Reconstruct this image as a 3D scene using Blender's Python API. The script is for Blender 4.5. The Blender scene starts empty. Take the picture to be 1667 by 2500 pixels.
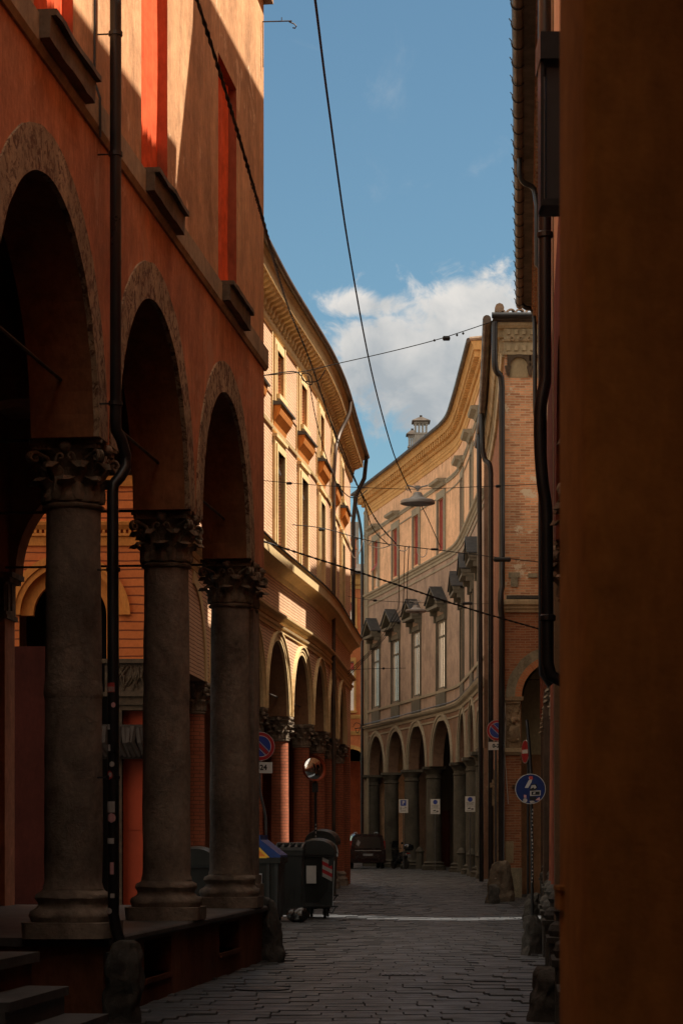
import bpy, bmesh, math, random
from mathutils import Vector, Matrix, noise, Quaternion
random.seed(7)
R = math.radians
SC = bpy.context.scene
COL = SC.collection

# ------------------------------------------------------------------ camera, sky, sun, exposure
FPX, CX, HY, EYE = 5500.0, 833.5, 2045.0, 1.65
def at(x, y, Y):
    "world point seen at photo pixel (x, y), Y metres up the street"
    return Vector(((x-CX)/FPX*Y, Y, EYE+(HY-y)/FPX*Y))
cd = bpy.data.cameras.new('camera'); cam = bpy.data.objects.new('camera', cd); COL.objects.link(cam)
cam.location = (0, 0, EYE); cam.rotation_euler = (R(90), 0, 0)
cd.sensor_fit = 'VERTICAL'; cd.sensor_height = 36; cd.sensor_width = 24
cd.lens = 36*FPX/2500; cd.shift_y = (HY-1250)/2500
cd.clip_start = .1; cd.clip_end = 6000
cd.dof.use_dof = True; cd.dof.focus_distance = 42; cd.dof.aperture_fstop = 9
SC.camera = cam

SUN_EL, SUN_AZ = 56.0, 4.0            # azimuth from +X towards +Y
se, sa = R(SUN_EL), R(SUN_AZ)
SDIR = Vector((math.cos(se)*math.cos(sa), math.cos(se)*math.sin(sa), math.sin(se)))
sl = bpy.data.lights.new('sun', 'SUN'); sl.energy = 4.8; sl.angle = R(.5); sl.color = (1, .90, .75)
so = bpy.data.objects.new('sun', sl); COL.objects.link(so)
so.rotation_euler = SDIR.to_track_quat('Z', 'Y').to_euler(); so.location = (40, 30, 60)

w = bpy.data.worlds.new('World'); SC.world = w; w.use_nodes = True
nt = w.node_tree; nt.nodes.clear(); L = nt.links.new
out = nt.nodes.new('ShaderNodeOutputWorld'); bg = nt.nodes.new('ShaderNodeBackground')
sky = nt.nodes.new('ShaderNodeTexSky'); sky.sky_type = 'NISHITA'; sky.sun_disc = False
sky.sun_elevation = se; sky.sun_rotation = R(90)-sa; sky.altitude = 50
sky.air_density = 1.0; sky.dust_density = .3; sky.ozone_density = 2.0
SKY = .05
bg.inputs['Strength'].default_value = SKY
def wn(t, **k):
    n = nt.nodes.new(t)
    for a, b in k.items(): setattr(n, a, b)
    return n
def wmath(op, a, b=None, c=None, clamp=False):
    n = wn('ShaderNodeMath', operation=op, use_clamp=clamp)
    for i, v in enumerate((a, b, c)):
        if v is None: continue
        if isinstance(v, (int, float)): n.inputs[i].default_value = v
        else: L(v, n.inputs[i])
    return n.outputs[0]
tc = wn('ShaderNodeTexCoord'); sp = wn('ShaderNodeSeparateXYZ'); L(tc.outputs['Generated'], sp.inputs[0])
dy = wmath('MAXIMUM', sp.outputs[1], .05)
ca = wmath('DIVIDE', sp.outputs[0], dy)          # tangent of the bearing
ce = wmath('DIVIDE', sp.outputs[2], dy)          # tangent of the height
cv = wn('ShaderNodeCombineXYZ'); L(ca, cv.inputs[0]); L(ce, cv.inputs[1])
def fbm(scale, det, rough, off=0, dist=0.0, out_='Fac'):
    m = wn('ShaderNodeVectorMath', operation='ADD'); L(cv.outputs[0], m.inputs[0]); m.inputs[1].default_value = (off, off*.7, off*1.3)
    n = wn('ShaderNodeTexNoise'); L(m.outputs[0], n.inputs['Vector'])
    n.inputs['Scale'].default_value = scale; n.inputs['Detail'].default_value = det
    n.inputs['Roughness'].default_value = rough; n.inputs['Distortion'].default_value = dist
    return n.outputs[out_]
def ell(cx, cy, rx, ry):
    a = wmath('POWER', wmath('ABSOLUTE', wmath('DIVIDE', wmath('SUBTRACT', ca, cx), rx)), 2)
    b = wmath('POWER', wmath('ABSOLUTE', wmath('DIVIDE', wmath('SUBTRACT', ce, cy), ry)), 2)
    return wmath('SUBTRACT', 1, wmath('SQRT', wmath('ADD', a, b)))
e1 = ell(.066, .2095, .080, .0365); e2 = ell(.058, .2355, .030, .0130); e2b = ell(.012, .2360, .024, .0065); e3 = ell(.020, .2120, .030, .022)
f = wmath('MAXIMUM', wmath('MAXIMUM', e1, e2), wmath('MAXIMUM', wmath('MULTIPLY', e2b, .6), e3))
nz = fbm(58, 11, .64, 3.1, .45)
f2 = wmath('ADD', f, wmath('MULTIPLY', wmath('SUBTRACT', nz, .5), 1.7))
dens = wn('ShaderNodeMapRange', interpolation_type='SMOOTHSTEP'); L(f2, dens.inputs[0])
dens.inputs[1].default_value = -.18; dens.inputs[2].default_value = .34
# faint wisps elsewhere
wz = fbm(16, 8, .62, 9.4, .6)
ws = wn('ShaderNodeMapRange', interpolation_type='SMOOTHSTEP'); L(wz, ws.inputs[0])
ws.inputs[1].default_value = .60; ws.inputs[2].default_value = .90; ws.inputs[4].default_value = .30
dn = wmath('MAXIMUM', dens.outputs[0], ws.outputs[0], clamp=True)
shn = fbm(40, 7, .55, 21.0, .3)
hl = wn('ShaderNodeMapRange'); L(ce, hl.inputs[0]); hl.inputs[1].default_value = .195; hl.inputs[2].default_value = .246
shd = wmath('ADD', wmath('MULTIPLY', shn, .9), wmath('MULTIPLY', hl.outputs[0], .40))
cr = wn('ShaderNodeValToRGB'); L(shd, cr.inputs[0])
cr.color_ramp.elements[0].position = .42; cr.color_ramp.elements[0].color = (3.9, 4.3, 4.6, 1)
cr.color_ramp.elements[1].position = .86; cr.color_ramp.elements[1].color = (7.6, 7.3, 6.9, 1)
tint = wn('ShaderNodeMixRGB', blend_type='MULTIPLY'); tint.inputs[0].default_value = 1
L(sky.outputs[0], tint.inputs[1]); tint.inputs[2].default_value = (.85, 1.05, .97, 1)
mx = wn('ShaderNodeMixRGB'); L(dn, mx.inputs[0]); L(tint.outputs[0], mx.inputs[1]); L(cr.outputs[0], mx.inputs[2])
# unseen bright cloud added overhead and behind to lift the shadows
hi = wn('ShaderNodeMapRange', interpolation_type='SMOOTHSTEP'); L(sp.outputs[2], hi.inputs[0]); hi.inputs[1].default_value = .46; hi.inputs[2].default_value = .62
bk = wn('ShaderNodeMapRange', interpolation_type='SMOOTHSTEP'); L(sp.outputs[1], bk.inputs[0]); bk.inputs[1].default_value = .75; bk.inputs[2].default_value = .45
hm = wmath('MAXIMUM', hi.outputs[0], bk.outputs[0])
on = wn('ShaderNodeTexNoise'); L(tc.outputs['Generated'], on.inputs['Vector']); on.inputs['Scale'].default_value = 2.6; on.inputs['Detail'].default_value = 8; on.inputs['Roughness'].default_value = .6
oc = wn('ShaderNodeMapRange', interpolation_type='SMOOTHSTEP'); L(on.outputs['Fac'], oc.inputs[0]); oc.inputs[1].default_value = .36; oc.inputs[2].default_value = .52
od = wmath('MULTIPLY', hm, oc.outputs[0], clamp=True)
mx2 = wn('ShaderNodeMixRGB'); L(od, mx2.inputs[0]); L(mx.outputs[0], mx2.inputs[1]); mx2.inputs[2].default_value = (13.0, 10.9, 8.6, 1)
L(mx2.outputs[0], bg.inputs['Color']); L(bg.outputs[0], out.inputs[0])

SC.view_settings.view_transform = 'Standard'; SC.view_settings.look = 'None'
SC.view_settings.gamma = 1; SC.view_settings.exposure = 1.05
SC.render.engine = 'CYCLES'
SC.cycles.max_bounces = 8; SC.cycles.diffuse_bounces = 5; SC.cycles.use_denoising = True
SC.cycles.sample_clamp_indirect = 6

# ------------------------------------------------------------------ materials
MATS = {}
def mk(name, rough=.8, metal=0.0, spec=.3):
    m = bpy.data.materials.new(name); m.use_nodes = True
    b = m.node_tree.nodes['Principled BSDF']
    b.inputs['Roughness'].default_value = rough; b.inputs['Metallic'].default_value = metal
    b.inputs['Specular IOR Level'].default_value = spec
    MATS[name] = m
    return m, m.node_tree, b
def N(nt, t, **k):
    n = nt.nodes.new(t)
    for a, b in k.items(): setattr(n, a, b)
    return n
def noise_n(nt, vec, scale, detail=6, rough=.6, dist=0, sc3=None, off=0):
    if sc3 or off:
        mp = N(nt, 'ShaderNodeMapping'); mp.inputs['Scale'].default_value = sc3 or (1, 1, 1)
        mp.inputs['Location'].default_value = (off, off, off)
        nt.links.new(vec, mp.inputs[0]); vec = mp.outputs[0]
    n = N(nt, 'ShaderNodeTexNoise'); nt.links.new(vec, n.inputs['Vector'])
    n.inputs['Scale'].default_value = scale; n.inputs['Detail'].default_value = detail
    n.inputs['Roughness'].default_value = rough; n.inputs['Distortion'].default_value = dist
    return n.outputs['Fac']
def ramp(nt, fac, stops):
    r = N(nt, 'ShaderNodeValToRGB'); nt.links.new(fac, r.inputs[0])
    cr = r.color_ramp
    while len(cr.elements) < len(stops): cr.elements.new(.5)
    for e, (p, c) in zip(cr.elements, stops):
        e.position = p; e.color = (c[0], c[1], c[2], 1) if hasattr(c, '__len__') else (c, c, c, 1)
    return r.outputs[0]
def mixc(nt, fac, a, b, mode='MIX'):
    m = N(nt, 'ShaderNodeMixRGB', blend_type=mode)
    for i, v in ((0, fac), (1, a), (2, b)):
        if isinstance(v, (int, float)): m.inputs[i].default_value = v
        elif isinstance(v, (tuple, list)): m.inputs[i].default_value = (*v[:3], 1)
        else: nt.links.new(v, m.inputs[i])
    return m.outputs[0]
def bump(nt, b, h, strength=.4, dist=.02, prev=None):
    n = N(nt, 'ShaderNodeBump'); n.inputs['Strength'].default_value = strength; n.inputs['Distance'].default_value = dist
    nt.links.new(h, n.inputs['Height'])
    if prev: nt.links.new(prev, n.inputs['Normal'])
    nt.links.new(n.outputs[0], b.inputs['Normal']); return n.outputs[0]
def wcoord(nt):
    g = N(nt, 'ShaderNodeNewGeometry'); return g.outputs['Position']
def ocoord(nt):
    g = N(nt, 'ShaderNodeTexCoord'); return g.outputs['Object']
def mul(c, k): return tuple(min(1, v*k) for v in c)

def plaster(name, col, dark=.72, light=1.15, streak=.5, bstr=.35, second=None, patch=None, rough=.9):
    m, nt, b = mk(name, rough, spec=.15); v = wcoord(nt)
    big = noise_n(nt, v, .55, 5, .6, 0); fine = noise_n(nt, v, 9, 8, .7)
    st = noise_n(nt, v, 3.0, 6, .65, 0, sc3=(1, 1, .2))
    c = ramp(nt, big, [(.3, mul(col, dark)), (.55, col), (.75, mul(second or col, light))])
    s = ramp(nt, st, [(.35, 1-.45*streak), (.6, 1.0)])
    c = mixc(nt, .8, c, s, 'MULTIPLY')
    f = ramp(nt, fine, [(.3, .84), (.7, 1.08)])
    c = mixc(nt, .8, c, f, 'MULTIPLY')
    gr = noise_n(nt, v, 22, 5, .65, 0, sc3=(1, 1, .35), off=1.7); blot = noise_n(nt, v, 1.7, 9, .72, 0, off=7.7)
    c = mixc(nt, .55, c, ramp(nt, gr, [(.36, .74), (.66, 1.14)]), 'MULTIPLY')
    c = mixc(nt, .6*min(1, streak*1.6), c, ramp(nt, blot, [(.40, .68), (.52, 1.0), (.70, 1.10)]), 'MULTIPLY')
    if patch:
        pn = noise_n(nt, v, 1.3, 9, .68, .5, off=5.3)
        pm = ramp(nt, pn, [(patch[1], 0), (patch[1]+.03, 1)])
        c = mixc(nt, pm, c, patch[0])
    nt.links.new(c, b.inputs['Base Color'])
    n1 = bump(nt, b, noise_n(nt, v, 3, 10, .72), bstr, .04)
    bump(nt, b, fine, bstr, .012, n1)
    return m
def stone(name, col, dark=.5, light=1.25, scale=6, bstr=.6, spots=None, rough=.85, spec=.25):
    m, nt, b = mk(name, rough, spec=spec); v = ocoord(nt)
    a = noise_n(nt, v, scale*.3, 6, .65, .5); f = noise_n(nt, v, scale*3, 9, .75)
    st = noise_n(nt, v, scale*.45, 6, .6, .4, sc3=(1, 1, .22), off=3)
    c = ramp(nt, a, [(.3, mul(col, dark)), (.5, col), (.72, mul(col, light))])
    c = mixc(nt, .75, c, ramp(nt, f, [(.32, .6), (.62, 1.12)]), 'MULTIPLY')
    c = mixc(nt, .6, c, ramp(nt, st, [(.35, .5), (.6, 1.05)]), 'MULTIPLY')
    if spots:
        c = mixc(nt, ramp(nt, noise_n(nt, v, scale*1.6, 10, .8, .8, off=8), [(spots[1], 0), (spots[1]+.05, 1)]), c, spots[0])
    nt.links.new(c, b.inputs['Base Color'])
    vo = N(nt, 'ShaderNodeTexVoronoi'); nt.links.new(v, vo.inputs['Vector']); vo.inputs['Scale'].default_value = scale*4
    n1 = bump(nt, b, noise_n(nt, v, scale, 10, .75, .3), bstr, .05)
    bump(nt, b, vo.outputs['Distance'], bstr*.35, .01, n1)
    return m
def brick(name, c1, c2, mortar, row=.078, bw=.29, ms=.012, bstr=.5, stain=.6, patch=None, msmooth=.3):
    m, nt, b = mk(name, .9, spec=.15); u = N(nt, 'ShaderNodeUVMap').outputs[0]; v = wcoord(nt)
    wob = noise_n(nt, v, 1.5, 4, .5)
    wm = N(nt, 'ShaderNodeMath', operation='MULTIPLY_ADD'); nt.links.new(wob, wm.inputs[0]); wm.inputs[1].default_value = .05; wm.inputs[2].default_value = -.025
    cx = N(nt, 'ShaderNodeCombineXYZ'); nt.links.new(wm.outputs[0], cx.inputs[1])
    ad = N(nt, 'ShaderNodeVectorMath', operation='ADD'); nt.links.new(u, ad.inputs[0]); nt.links.new(cx.outputs[0], ad.inputs[1])
    t = N(nt, 'ShaderNodeTexBrick'); nt.links.new(ad.outputs[0], t.inputs['Vector'])
    t.inputs['Scale'].default_value = 1; t.inputs['Brick Width'].default_value = bw; t.inputs['Row Height'].default_value = row
    t.inputs['Mortar Size'].default_value = ms; t.inputs['Mortar Smooth'].default_value = msmooth
    t.inputs['Color1'].default_value = (*c1, 1); t.inputs['Color2'].default_value = (*c2, 1); t.inputs['Mortar'].default_value = (*mortar, 1)
    t.inputs['Bias'].default_value = -.1
    c = mixc(nt, .7*stain, t.outputs['Color'], ramp(nt, noise_n(nt, v, .7, 6, .65, .4), [(.3, .45), (.6, 1.05)]), 'MULTIPLY')
    c = mixc(nt, .6, c, ramp(nt, noise_n(nt, v, 14, 8, .75), [(.3, .7), (.7, 1.15)]), 'MULTIPLY')
    if patch:
        pm = ramp(nt, noise_n(nt, v, patch[2] if len(patch) > 2 else 1.6, 9, .7, .3, off=2.2), [(patch[1], 0), (patch[1]+.025, 1)])
        c = mixc(nt, pm, c, patch[0])
    nt.links.new(c, b.inputs['Base Color'])
    n1 = bump(nt, b, t.outputs['Fac'], -bstr, .02)
    bump(nt, b, noise_n(nt, v, 18, 8, .75), .35, .015, n1)
    return m
def plain(name, col, rough=.6, metal=0, spec=.4, var=.25, scale=8, bstr=.1):
    m, nt, b = mk(name, rough, metal, spec); v = ocoord(nt)
    n = noise_n(nt, v, scale, 7, .65)
    nt.links.new(ramp(nt, n, [(.3, mul(col, 1-var)), (.7, mul(col, 1+var))]), b.inputs['Base Color'])
    r = ramp(nt, noise_n(nt, v, scale*.6, 5, .6, off=4), [(.3, max(0, rough-.12)), (.7, min(1, rough+.12))])
    nt.links.new(r, b.inputs['Roughness'])
    if bstr: bump(nt, b, n, bstr, .01)
    return m

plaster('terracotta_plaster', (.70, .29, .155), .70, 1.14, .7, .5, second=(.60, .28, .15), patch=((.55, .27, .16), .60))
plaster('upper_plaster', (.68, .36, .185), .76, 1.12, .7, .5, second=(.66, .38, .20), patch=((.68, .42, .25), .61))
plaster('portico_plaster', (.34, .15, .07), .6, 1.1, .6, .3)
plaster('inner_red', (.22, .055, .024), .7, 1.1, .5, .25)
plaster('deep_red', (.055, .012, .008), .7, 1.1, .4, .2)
plaster('pink_plaster', (.75, .40, .28), .75, 1.1, .5, .25)
stone('arch_stone', (.50, .37, .235), .8, 1.15, 5, .6, spots=((.14, .075, .045), .50))
plaster('blind_reveal', (.42, .12, .06), .75, 1.1, .4, .2)
plaster('pale_plaster', (.80, .64, .48), .85, 1.05, .2, .2)
plaster('peach_dimmed', (.38, .285, .225), .75, 1.1, .6, .25)  # peach wall darkened: dimmer light on the middle storey put into colour
stone('string_stone', (.40, .29, .18), .75, 1.15, 2.5, .3)
stone('sill_stone', (.17, .13, .095), .5, 1.3, 4, .6)
stone('column_stone', (.28, .23, .185), .45, 1.35, 4.5, .7)
stone('capital_stone', (.28, .215, .155), .4, 1.4, 7, .8)
stone('ledge_stone', (.085, .083, .082), .6, 1.3, 4, .3, rough=.55)
stone('boulder_rock', (.19, .155, .115), .4, 1.4, 4, .9, spots=((.55, .53, .47), .60))
stone('guard_rock', (.08, .076, .068), .5, 1.4, 5, .9)
plaster('plinth_plaster', (.20, .08, .04), .5, 1.1, .8, .4)
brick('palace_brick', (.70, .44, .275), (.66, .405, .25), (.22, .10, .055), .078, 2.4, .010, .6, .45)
brick('bounce_tinted_brick', (.66, .185, .055), (.60, .165, .05), (.22, .06, .025), .165, 2.6, .018, .8, .5)  # palace brick reddened: warm bounce light put into its colour
plaster('ochre_trim', (.72, .52, .27), .85, 1.1, .15, .1)
plaster('amber_trim', (.64, .235, .055), .85, 1.1, .15, .1)  # orange trim; warm bounce on the end front is painted in too
brick('column_brick', (.42, .135, .07), (.36, .11, .06), (.20, .085, .05), .078, .28, .010, .6, .8)
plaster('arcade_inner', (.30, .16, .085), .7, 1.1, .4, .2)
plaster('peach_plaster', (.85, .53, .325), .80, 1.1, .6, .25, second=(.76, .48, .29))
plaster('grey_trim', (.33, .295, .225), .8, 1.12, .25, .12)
plaster('peach_dimmed_low', (.23, .145, .10), .75, 1.1, .6, .25)  # peach wall darker still: street-level shade painted in
plaster('dark_trim', (.135, .125, .10), .75, 1.15, .3, .15)
plaster('cornice_ochre', (.66, .38, .145), .8, 1.1, .2, .1)
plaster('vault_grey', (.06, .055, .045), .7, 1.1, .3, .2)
plaster('column_plaster', (.105, .098, .08), .6, 1.15, .6, .3)
plaster('far_orange', (.56, .20, .085), .8, 1.1, .4, .2)
plaster('far_yellow', (.62, .38, .14), .8, 1.1, .4, .2)
plaster('cream_vault', (.42, .34, .21), .8, 1.1, .3, .2)
brick('tower_brick_low', (.40, .17, .085), (.24, .09, .05), (.36, .25, .16), .072, .29, .010, .9, .9, patch=((.34, .27, .18), .62, 1.2))  # redder lower brick, with street-level dimness also put into its colour
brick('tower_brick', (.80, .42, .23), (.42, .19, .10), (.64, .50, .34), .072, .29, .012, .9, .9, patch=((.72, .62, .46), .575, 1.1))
brick('side_brick', (.40, .17, .10), (.30, .12, .07), (.36, .25, .16), .098, .36, .014, .55, .8, patch=((.55, .45, .34), .66, .9))
brick('arch_brick', (.55, .22, .10), (.46, .18, .08), (.42, .28, .17), .07, .3, .008, .5, .4)
plaster('frieze_stone', (.52, .43, .28), .7, 1.2, .4, .3)
stone('carved_stone', (.36, .27, .17), .5, 1.3, 7, .9)
stone('arch_grey', (.34, .31, .22), .6, 1.2, 9, .7, spots=((.20, .12, .07), .60))
brick('old_brick', (.34, .15, .075), (.20, .08, .04), (.30, .20, .12), .09, .32, .015, .7, .9)
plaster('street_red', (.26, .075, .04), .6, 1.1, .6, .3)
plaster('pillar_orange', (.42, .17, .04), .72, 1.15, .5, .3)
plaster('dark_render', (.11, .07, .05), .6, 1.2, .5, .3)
plain('black_metal', (.022, .022, .024), .45, .2, .5, .3)
plain('pipe_black', (.016, .016, .018), .38, .1, .5, .35, 3)
plain('copper_gutter', (.085, .058, .042), .5, .3, .5, .4, 2)
plain('grey_pipe', (.16, .15, .14), .4, .3, .5, .3, 3)
plain('cable_black', (.02, .02, .02), .6, 0, .3, .2)
plain('cable_white', (.55, .55, .52), .5, 0, .3, .2)
plain('iron_rod', (.055, .045, .038), .6, .3, .3, .4)
plain('roof_dark', (.075, .06, .05), .85, 0, .2, .5, 3, .5)
stone('roof_tile', (.33, .23, .16), .5, 1.4, 5, .7)
stone('light_tile', (.42, .37, .28), .6, 1.3, 4, .5)
plain('slate_lead', (.026, .029, .033), .5, 0, .4, .3, 4)
plain('shutter_red', (.27, .05, .035), .65, 0, .3, .3, 3)
plain('blind_cloth', (.70, .105, .035), .85, 0, .15, .25, 5, .8)
plain('purple_shutter', (.20, .085, .075), .6, 0, .3, .25, 3)
plain('dark_void', (.012, .010, .009), .9, 0, .1, .2)
plain('curtain', (.50, .42, .32), .8, 0, .2, .15, 3)
plain('awning_cloth', (.045, .035, .03), .8, 0, .2, .3)
plain('concrete', (.28, .27, .25), .85, 0, .2, .2, 3)
plain('wood_red', (.42, .06, .02), .55, 0, .3, .15, 2)
plain('carved_dark', (.075, .05, .03), .7, 0, .3, .5, 12, .8)
plain('sign_white', (.50, .50, .49), .45, 0, .4, .08)
plain('sign_red', (.30, .015, .022), .4, 0, .4, .12)
plain('sign_blue', (.015, .04, .26), .4, 0, .4, .12)
plain('sign_navy', (.012, .03, .13), .4, 0, .4, .12)
plain('ink', (.02, .02, .022), .6, 0, .3, .1)
plain('sticker_grey', (.42, .40, .38), .6, 0, .3, .25)
plain('sticker_red', (.45, .06, .06), .6, 0, .3, .2)
plain('sticker_pink', (.55, .30, .32), .6, 0, .3, .2)
plain('pole_grey', (.10, .10, .105), .45, .4, .5, .3)
plain('lamp_grey', (.30, .31, .31), .4, .1, .5, .12)
plain('lamp_glass', (.50, .48, .42), .2, 0, .5, .1)
plain('bin_grey', (.026, .030, .031), .5, .1, .4, .2, 5)
plain('bin_dark', (.010, .012, .011), .5, 0, .4, .3, 5)
plain('bin_green', (.009, .011, .0105), .5, 0, .4, .3, 5)
plain('lid_blue', (.012, .045, .20), .45, 0, .4, .15)
plain('lid_orange', (.72, .22, .03), .45, 0, .4, .15)
plain('lid_yellow', (.75, .48, .06), .45, 0, .4, .1)
plain('bag_plastic', (.012, .012, .013), .15, 0, .7, .2, 20, .6)
plain('rubber', (.018, .018, .018), .85, 0, .2, .2)
plain('rim_grey', (.30, .30, .30), .4, .5, .5, .2)
plain('van_red', (.010, .002, .003), .22, .1, .6, .15)
plain('van_trim', (.03, .012, .014), .5, 0, .4, .15)
plain('bike_black', (.014, .015, .017), .22, 0, .6, .2)
plain('tail_red', (.35, .02, .02), .2, 0, .6, .1)
plain('plate_white', (.22, .23, .25), .4, 0, .4, .08)
plain('mirror_rim', (.36, .06, .02), .4, 0, .4, .1)
plain('hazard_white', (.28, .28, .27), .5, 0, .3, .1)
plain('shutter_panel', (.065, .06, .062), .6, 0, .3, .1)
m_, nt_, b_ = mk('glass_dark', .06, 0, .6); b_.inputs['Base Color'].default_value = (.015, .017, .02, 1)
nb_ = noise_n(nt_, ocoord(nt_), 2.2, 3, .5); bump(nt_, b_, nb_, .12, .05)
m_, nt_, b_ = mk('pale_reflection_pane', .10, 0, .9)
v_ = ocoord(nt_); nt_.links.new(ramp(nt_, noise_n(nt_, v_, 1.6, 5, .6, 1.2, sc3=(1, 1, .35)), [(.38, (.62, .56, .48)), (.45, (.86, .80, .70)), (.60, (.90, .87, .80))]), b_.inputs['Base Color'])  # pale colour stands in for bright reflections and curtains
bump(nt_, b_, noise_n(nt_, v_, 1.8, 3, .5), .10, .04)
b_.inputs['Coat Weight'].default_value = 1; b_.inputs['Coat Roughness'].default_value = .04; b_.inputs['Coat IOR'].default_value = 2.2
m_, nt_, b_ = mk('mirror_face', .03, 1, .5); b_.inputs['Base Color'].default_value = (.75, .77, .78, 1)
# paving stone: worn dark trachyte, slightly polished
m_, nt_, b_ = mk('paving_stone', .5, 0, .35); v_ = wcoord(nt_)
rnd_ = N(nt_, 'ShaderNodeAttribute', attribute_name='tone'); 
c_ = ramp(nt_, rnd_.outputs['Fac'], [(0, (.042, .046, .051)), (.5, (.056, .060, .066)), (1, (.076, .080, .086))])
c_ = mixc(nt_, .8, c_, ramp(nt_, noise_n(nt_, v_, 1.1, 7, .65, .4), [(.3, .6), (.7, 1.25)]), 'MULTIPLY')
c_ = mixc(nt_, .6, c_, ramp(nt_, noise_n(nt_, v_, 30, 6, .7), [(.3, .65), (.7, 1.25)]), 'MULTIPLY')
nt_.links.new(c_, b_.inputs['Base Color'])
nt_.links.new(ramp(nt_, noise_n(nt_, v_, 2.5, 6, .6, off=3), [(.3, .34), (.7, .62)]), b_.inputs['Roughness'])
n1_ = bump(nt_, b_, noise_n(nt_, v_, 9, 8, .7), .5, .02); bump(nt_, b_, noise_n(nt_, v_, 60, 4, .7), .4, .004, n1_)
plain('joint_dirt', (.028, .028, .029), .95, 0, .1, .3, 6, .3)
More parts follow.
